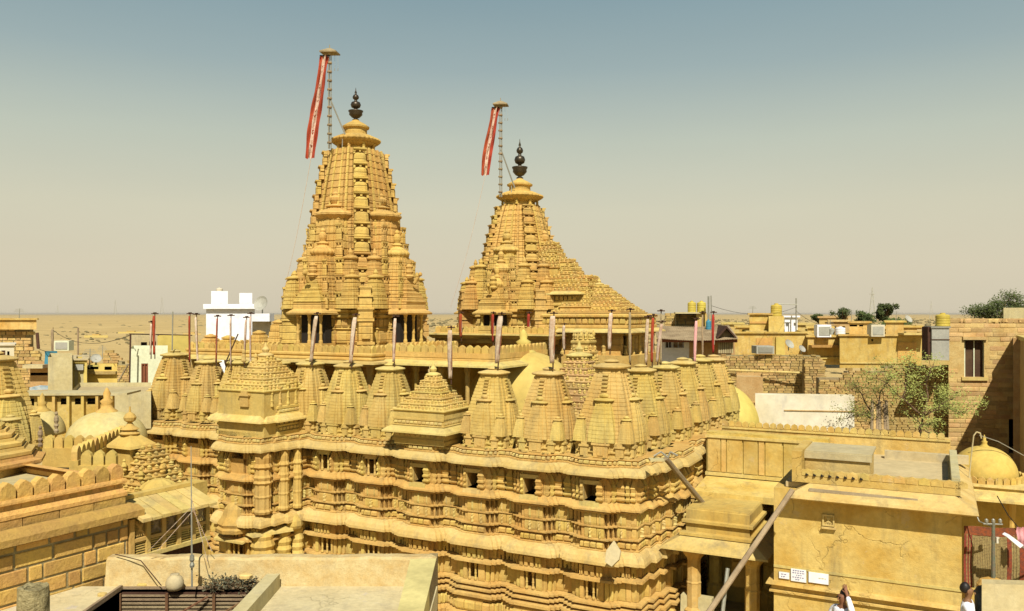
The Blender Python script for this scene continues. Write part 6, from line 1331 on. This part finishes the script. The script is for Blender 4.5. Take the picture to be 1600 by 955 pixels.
# ================================================================ EXTRA TOWN FILL (right, middle distance)
rnd = random.Random(15)
fill = [(1262, 1300, 513, 540, 75, 'low ochre house behind the ledge house'), (1296, 1330, 503, 530, 90, 'small far ochre house left of the sparse tree'), (1240, 1270, 508, 530, 95, 'far tan house right of the white roof room'), (1150, 1180, 512, 530, 80, 'far low house left of the square ochre block'), (1410, 1440, 512, 545, 85, 'far ochre house right of the yellow roof block'), (1436, 1475, 520, 560, 72, 'tan house just left of the grey cistern'), (1130, 1160, 507, 530, 100, 'far little yellow house above the tin gable'), (1340, 1385, 514, 540, 80, 'low ochre house before the green trees'), (1210, 1250, 518, 540, 88, 'far ochre wall house below the white roof room'), (1280, 1325, 497, 520, 120, 'far pale house before the horizon')]
for k, f in enumerate(fill): house('distant_house', f[5], 'house', f[0], f[1], f[2], f[3]+30, f[4], R(-3), 8, [PLASTER, BRICK, LEDGE, PLASTER][k % 4], True, [('win', .2, .32, .12, .3, BLACK), ('win', .6, .72, .12, .3, BLACK)])
# rooftop clutter of the town
def dish(px, py, D, r, lab):
    t = thing('satellite_dish', lab, 'satellite dish', P(px, py, D)); d_ = MB().lathe([(.02, 0), (r*.5, .04*r), (r*.85, .2*r), (r, .35*r), (r, .38*r), (r*.8, .25*r), (.02, .05*r)], 16).build('dish', GREYT, t, loc=(0, 0, r*1.1)); d_.rotation_euler = (R(55), 0, R(30)); MB().tube((0, 0, 0), (0, 0, r*1.1), .04).build('stand', METAL, t)
dish(1232, 548, 54, .34, 'pale satellite dish before the ochre wall by the two painted signs'); dish(1252, 553, 53, .26, 'smaller satellite dish right of the pale one on the rubble wall'); dish(1418, 507, 56, .3, 'small satellite dish on the yellow box shaped roof room'); dish(150, 570, 33, .2, 'small satellite dish above the low yellow wall at left')
def box_item(nm, px, py, D, w_, h, d, m, lab, cat): t = thing(nm, lab, cat, P(px, py, D)); MB().box(-w_/2, w_/2, 0, d, 0, h).build('casing', m, t); MB().box(-w_*.4, w_*.4, -.03, -.002, h*.15, h*.85).build('front_panel', GREYT if m is not GREYT else METAL, t)
box_item('air_cooler', 1288, 527, 53.5, .9, .8, .6, WHITE, 'white box shaped air cooler on the ledge house roof', 'cooler'); box_item('air_cooler', 1372, 526, 49.5, .8, .7, .6, OFFWHITE, 'worn white air cooler on the long ochre roof', 'cooler'); box_item('air_cooler', 1196, 553, 37.5, .8, .35, .8, GREYT, 'grey box lying on top of the rubble wall', 'box'); box_item('crate', 96, 548, 51, .9, .6, .6, GREENW, 'pale crate on the ruined wall before the desert', 'crate')
def line(pa, pb, Da, Db, sag, lab, cl=()):
    a, b = P(*pa, Da), P(*pb, Db); q = [a.lerp(b, i/10)-Vector((0, 0, sag*4*(i/10)*(1-i/10))) for i in range(11)]; wire('cable', q, .012, BLACK, lab)
    for k, (f, m, l2) in enumerate(cl):
        p = a.lerp(b, f)-Vector((0, 0, sag*4*f*(1-f))); v = []; n = 6
        for i in range(n+1):
            for j in range(n+1): v.append((.5*i/n, .06*math.sin(i*1.3+k)+.03*math.sin(j), -.75*j/n))
        tagp(MB().add(v, [(i*(n+1)+j, (i+1)*(n+1)+j, (i+1)*(n+1)+j+1, i*(n+1)+j+1) for i in range(n) for j in range(n)]).build('hung_garment', m, loc=p, smooth=True), l2, 'garment')
line((1244, 486), (1312, 508), 60, 52, .4, 'cable from the mast to the long house roof'); line((1112, 478), (1244, 480), 45, 60, .5, 'long sagging cable between the two antenna masts')
line((83, 516), (204, 524), 48, 29, .5, 'cable from the old post to the green shed'); line((1104, 566), (1150, 560), 38, 38, .1, 'washing line at the left end of the rubble wall', [(.2, REDCL, 'dark red garment on the washing line by the rubble wall'), (.5, WHITECL, 'pale garment on the washing line by the rubble wall')])
line((60, 545), (112, 552), 36, 33, .1, 'washing line at the left by the plain box room', [(.2, BLUEP, 'blue garment on the washing line at the left'), (.6, PINKCL, 'pink garment on the washing line at the left')])
for k, (px, yt, yb, D) in enumerate([(1176, 478, 492, 60), (1330, 484, 505, 53), (1400, 486, 504, 56), (1297, 500, 527, 54), (30, 482, 500, 44), (140, 545, 575, 32), (160, 540, 562, 50)]):
    o = thing('antenna_mast', ['thin antenna on the stepped roof room', 'thin antenna on the low roof store', 'thin antenna on the yellow roof box', 'antenna on the roof of the ledge house', 'thin antenna on the left ruin parapet', 'thin antenna over the yellow door room', 'crooked antenna on the ruined wall at left'][k], 'antenna', P(px, yb, D)); h = (yb-yt)/F*D
    MB().tube((0, 0, 0), (.02, 0, h), .025, .015, 5).build('rod', METAL, o); m_ = MB()
    for q in range(4): m_.tube((-.3+.04*q, 0, h*(.7+.08*q)), (.3-.04*q, 0, h*(.7+.08*q)), .01, .01, 4)
    m_.build('cross_bars', METAL, o)
# ================================================================ PEOPLE
SKIN = mat('brown_skin', (.24, .12, .06), (.20, .10, .05), rough=.5, bump=.05, tint=0); HAIR = plain('black_hair', (.015, .012, .01), .5); SHIRT = mat('white_shirt', (.80, .80, .82), (.70, .71, .76), bump=.3, tint=0, nscale=5); TROU = plain('grey_trousers', (.10, .10, .10), .9)
def skin_obj(name, joints, edges, m, parent, root=0, lv=1):
    me = bpy.data.meshes.new(name); me.from_pydata([j[0] for j in joints], edges, []); me.materials.append(m); o = bpy.data.objects.new(name, me); col.objects.link(o); o.parent = parent
    sm = o.modifiers.new('skin', 'SKIN'); 
    if not me.skin_vertices: me.attributes
    me2 = me.skin_vertices[0].data if me.skin_vertices else None
    if me2:
        for i, j in enumerate(joints):
            r = j[1]; me2[i].radius = r if isinstance(r, tuple) else (r, r); me2[i].use_root = (i == root)
    sm.use_smooth_shade = True; sb = o.modifiers.new('sub', 'SUBSURF'); sb.levels = lv; sb.render_levels = lv
    return o
def person(label, loc, rz, larm, rarm, head_t=(0, 0)):
    t = thing('person', label, 'person', loc, rz)
    J = [((0, 0, .92), (.14, .10)), ((0, 0, 1.12), (.13, .09)), ((0, 0, 1.32), (.17, .10)), ((0, 0, 1.44), (.10, .07)), ((0, .0, 1.50), .05), ((0, .01, 1.56), .055), ((0, .015, 1.64), (.078, .09)), ((0, .01, 1.70), (.065, .08)),
         ((.19, 0, 1.41), .055), ((-.19, 0, 1.41), .055)]
    E = [(0, 1), (1, 2), (2, 3), (3, 4), (4, 5), (5, 6), (6, 7), (3, 8), (3, 9)]
    for sh, arm in ((8, larm), (9, rarm)):
        el, wr = Vector(arm[0]), Vector(arm[1]); n = len(J); J.append((tuple(el), .04)); J.append((tuple(wr), .026)); E += [(sh, n), (n, n+1)]
        d = (wr-el).normalized(); pm = wr+d*.07; J.append((tuple(pm), (.035, .02))); E.append((n+1, n+2)); s_ = d.orthogonal().normalized()
        for k in range(4):
            o_ = s_*(k-1.5)*.02; ln = (.07, .08, .075, .06)[k]; J.append((tuple(pm+o_+d*ln*.5), .009)); J.append((tuple(pm+o_+d*ln+d.cross(s_)*.015), .008)); E += [(n+2, len(J)-2), (len(J)-2, len(J)-1)]
        J.append((tuple(wr+d*.03+s_*.04), .010)); J.append((tuple(wr+d*.07+s_*.055), .008)); E += [(n+1, len(J)-2), (len(J)-2, len(J)-1)]
    for sx in (1, -1):
        n = len(J); J += [((sx*.10, 0, .86), .085), ((sx*.11, .01, .48), .055), ((sx*.11, -.01, .09), .04), ((sx*.12, .14, .03), .035)]; E += [(0, n), (n, n+1), (n+1, n+2), (n+2, n+3)]
    skin_obj('body', J, E, SKIN, t, 0)
    S = [((0, 0, .86), (.17, .125)), ((0, 0, 1.1), (.16, .115)), ((0, 0, 1.30), (.19, .125)), ((0, 0, 1.43), (.12, .085)), ((.195, 0, 1.405), .072), ((-.195, 0, 1.405), .072)]; SE = [(0, 1), (1, 2), (2, 3), (3, 4), (3, 5)]
    for sh, arm, b in ((4, larm, (.19, 0, 1.41)), (5, rarm, (-.19, 0, 1.41))):
        el, wr = Vector(arm[0]), Vector(arm[1]); n = len(S); S += [(tuple(el), .056), (tuple(el.lerp(wr, .8)), .042)]; SE += [(sh, n), (n, n+1)]
    skin_obj('shirt', S, SE, SHIRT, t, 0)
    Tj = [((0, 0, .92), (.155, .115))]; TE = []
    for sx in (1, -1): n = len(Tj); Tj += [((sx*.10, 0, .82), .10), ((sx*.11, .01, .48), .075), ((sx*.11, -.01, .10), .065)]; TE += [(0, n), (n, n+1), (n+1, n+2)]
    skin_obj('trousers', Tj, TE, TROU, t, 0)
    m_ = MB(); rings = []
    for z, r_ in ((1.64, .07), (1.67, .094), (1.71, .103), (1.76, .088), (1.80, .05), (1.815, .01)): rings.append([(r_*.72*math.cos(a), -.040+r_*.82*math.sin(a), z-.03) for a in [2*math.pi*i/16 for i in range(16)]])
    m_.loft(rings); m_.build('hair', HAIR, t, smooth=True)
    for sx in (-1, 1): MB().lathe([(.004, 0), (.012, .004), (.012, .02), (.004, .026)], 8, (sx*.03, .10, 1.64)).build('eye', HAIR, t); MB().lathe([(.006, 0), (.018, .02), (.016, .05), (.004, .06)], 8, (sx*.085, .01, 1.61)).build('ear', SKIN, t)
    m_ = MB(); m_.loft([[(-.014, .09, 1.60), (.014, .09, 1.60), (.006, .10, 1.65), (-.006, .10, 1.65)], [(-.010, .122, 1.605), (.010, .122, 1.605), (.003, .108, 1.645), (-.003, .108, 1.645)]]); m_.build('nose', SKIN, t)
    MB().box(-.022, .022, .098, .104, 1.575, 1.583).build('mouth', REDBROWN, t)
    return t
p_ = P(1317, 918, 14.2)
person('person in a white shirt raising one arm to the head by the plaque wall', (p_.x, p_.y, p_.z-1.80), R(115), ((.28, .05, 1.14), (.24, .22, 1.0)), ((-.28, .10, 1.52), (-.10, .02, 1.74)))
p_ = P(1512, 914, 14.0)
person('person in a white shirt at bottom right, bent arms, by the dark drum', (p_.x, p_.y, p_.z-1.74), R(-120), ((.26, .16, 1.20), (.10, .36, 1.26)), ((-.26, .08, 1.16), (-.16, .30, 1.10)))
# ================================================================ HAZE
hz_ = bpy.data.materials.new('haze'); hz_.use_nodes = True; n = hz_.node_tree.nodes; n.remove(n['Principled BSDF']); v = n.new('ShaderNodeVolumePrincipled'); v.inputs['Density'].default_value = .000014; v.inputs['Color'].default_value = (.78, .72, .60, 1); v.inputs['Anisotropy'].default_value = .2
hz_.node_tree.links.new(v.outputs[0], n['Material Output'].inputs['Volume'])
mb = MB(); mb.box(-61000, 61000, -61000, 61000, -75, 24); tagp(mb.build('haze', hz_), kind='stuff')
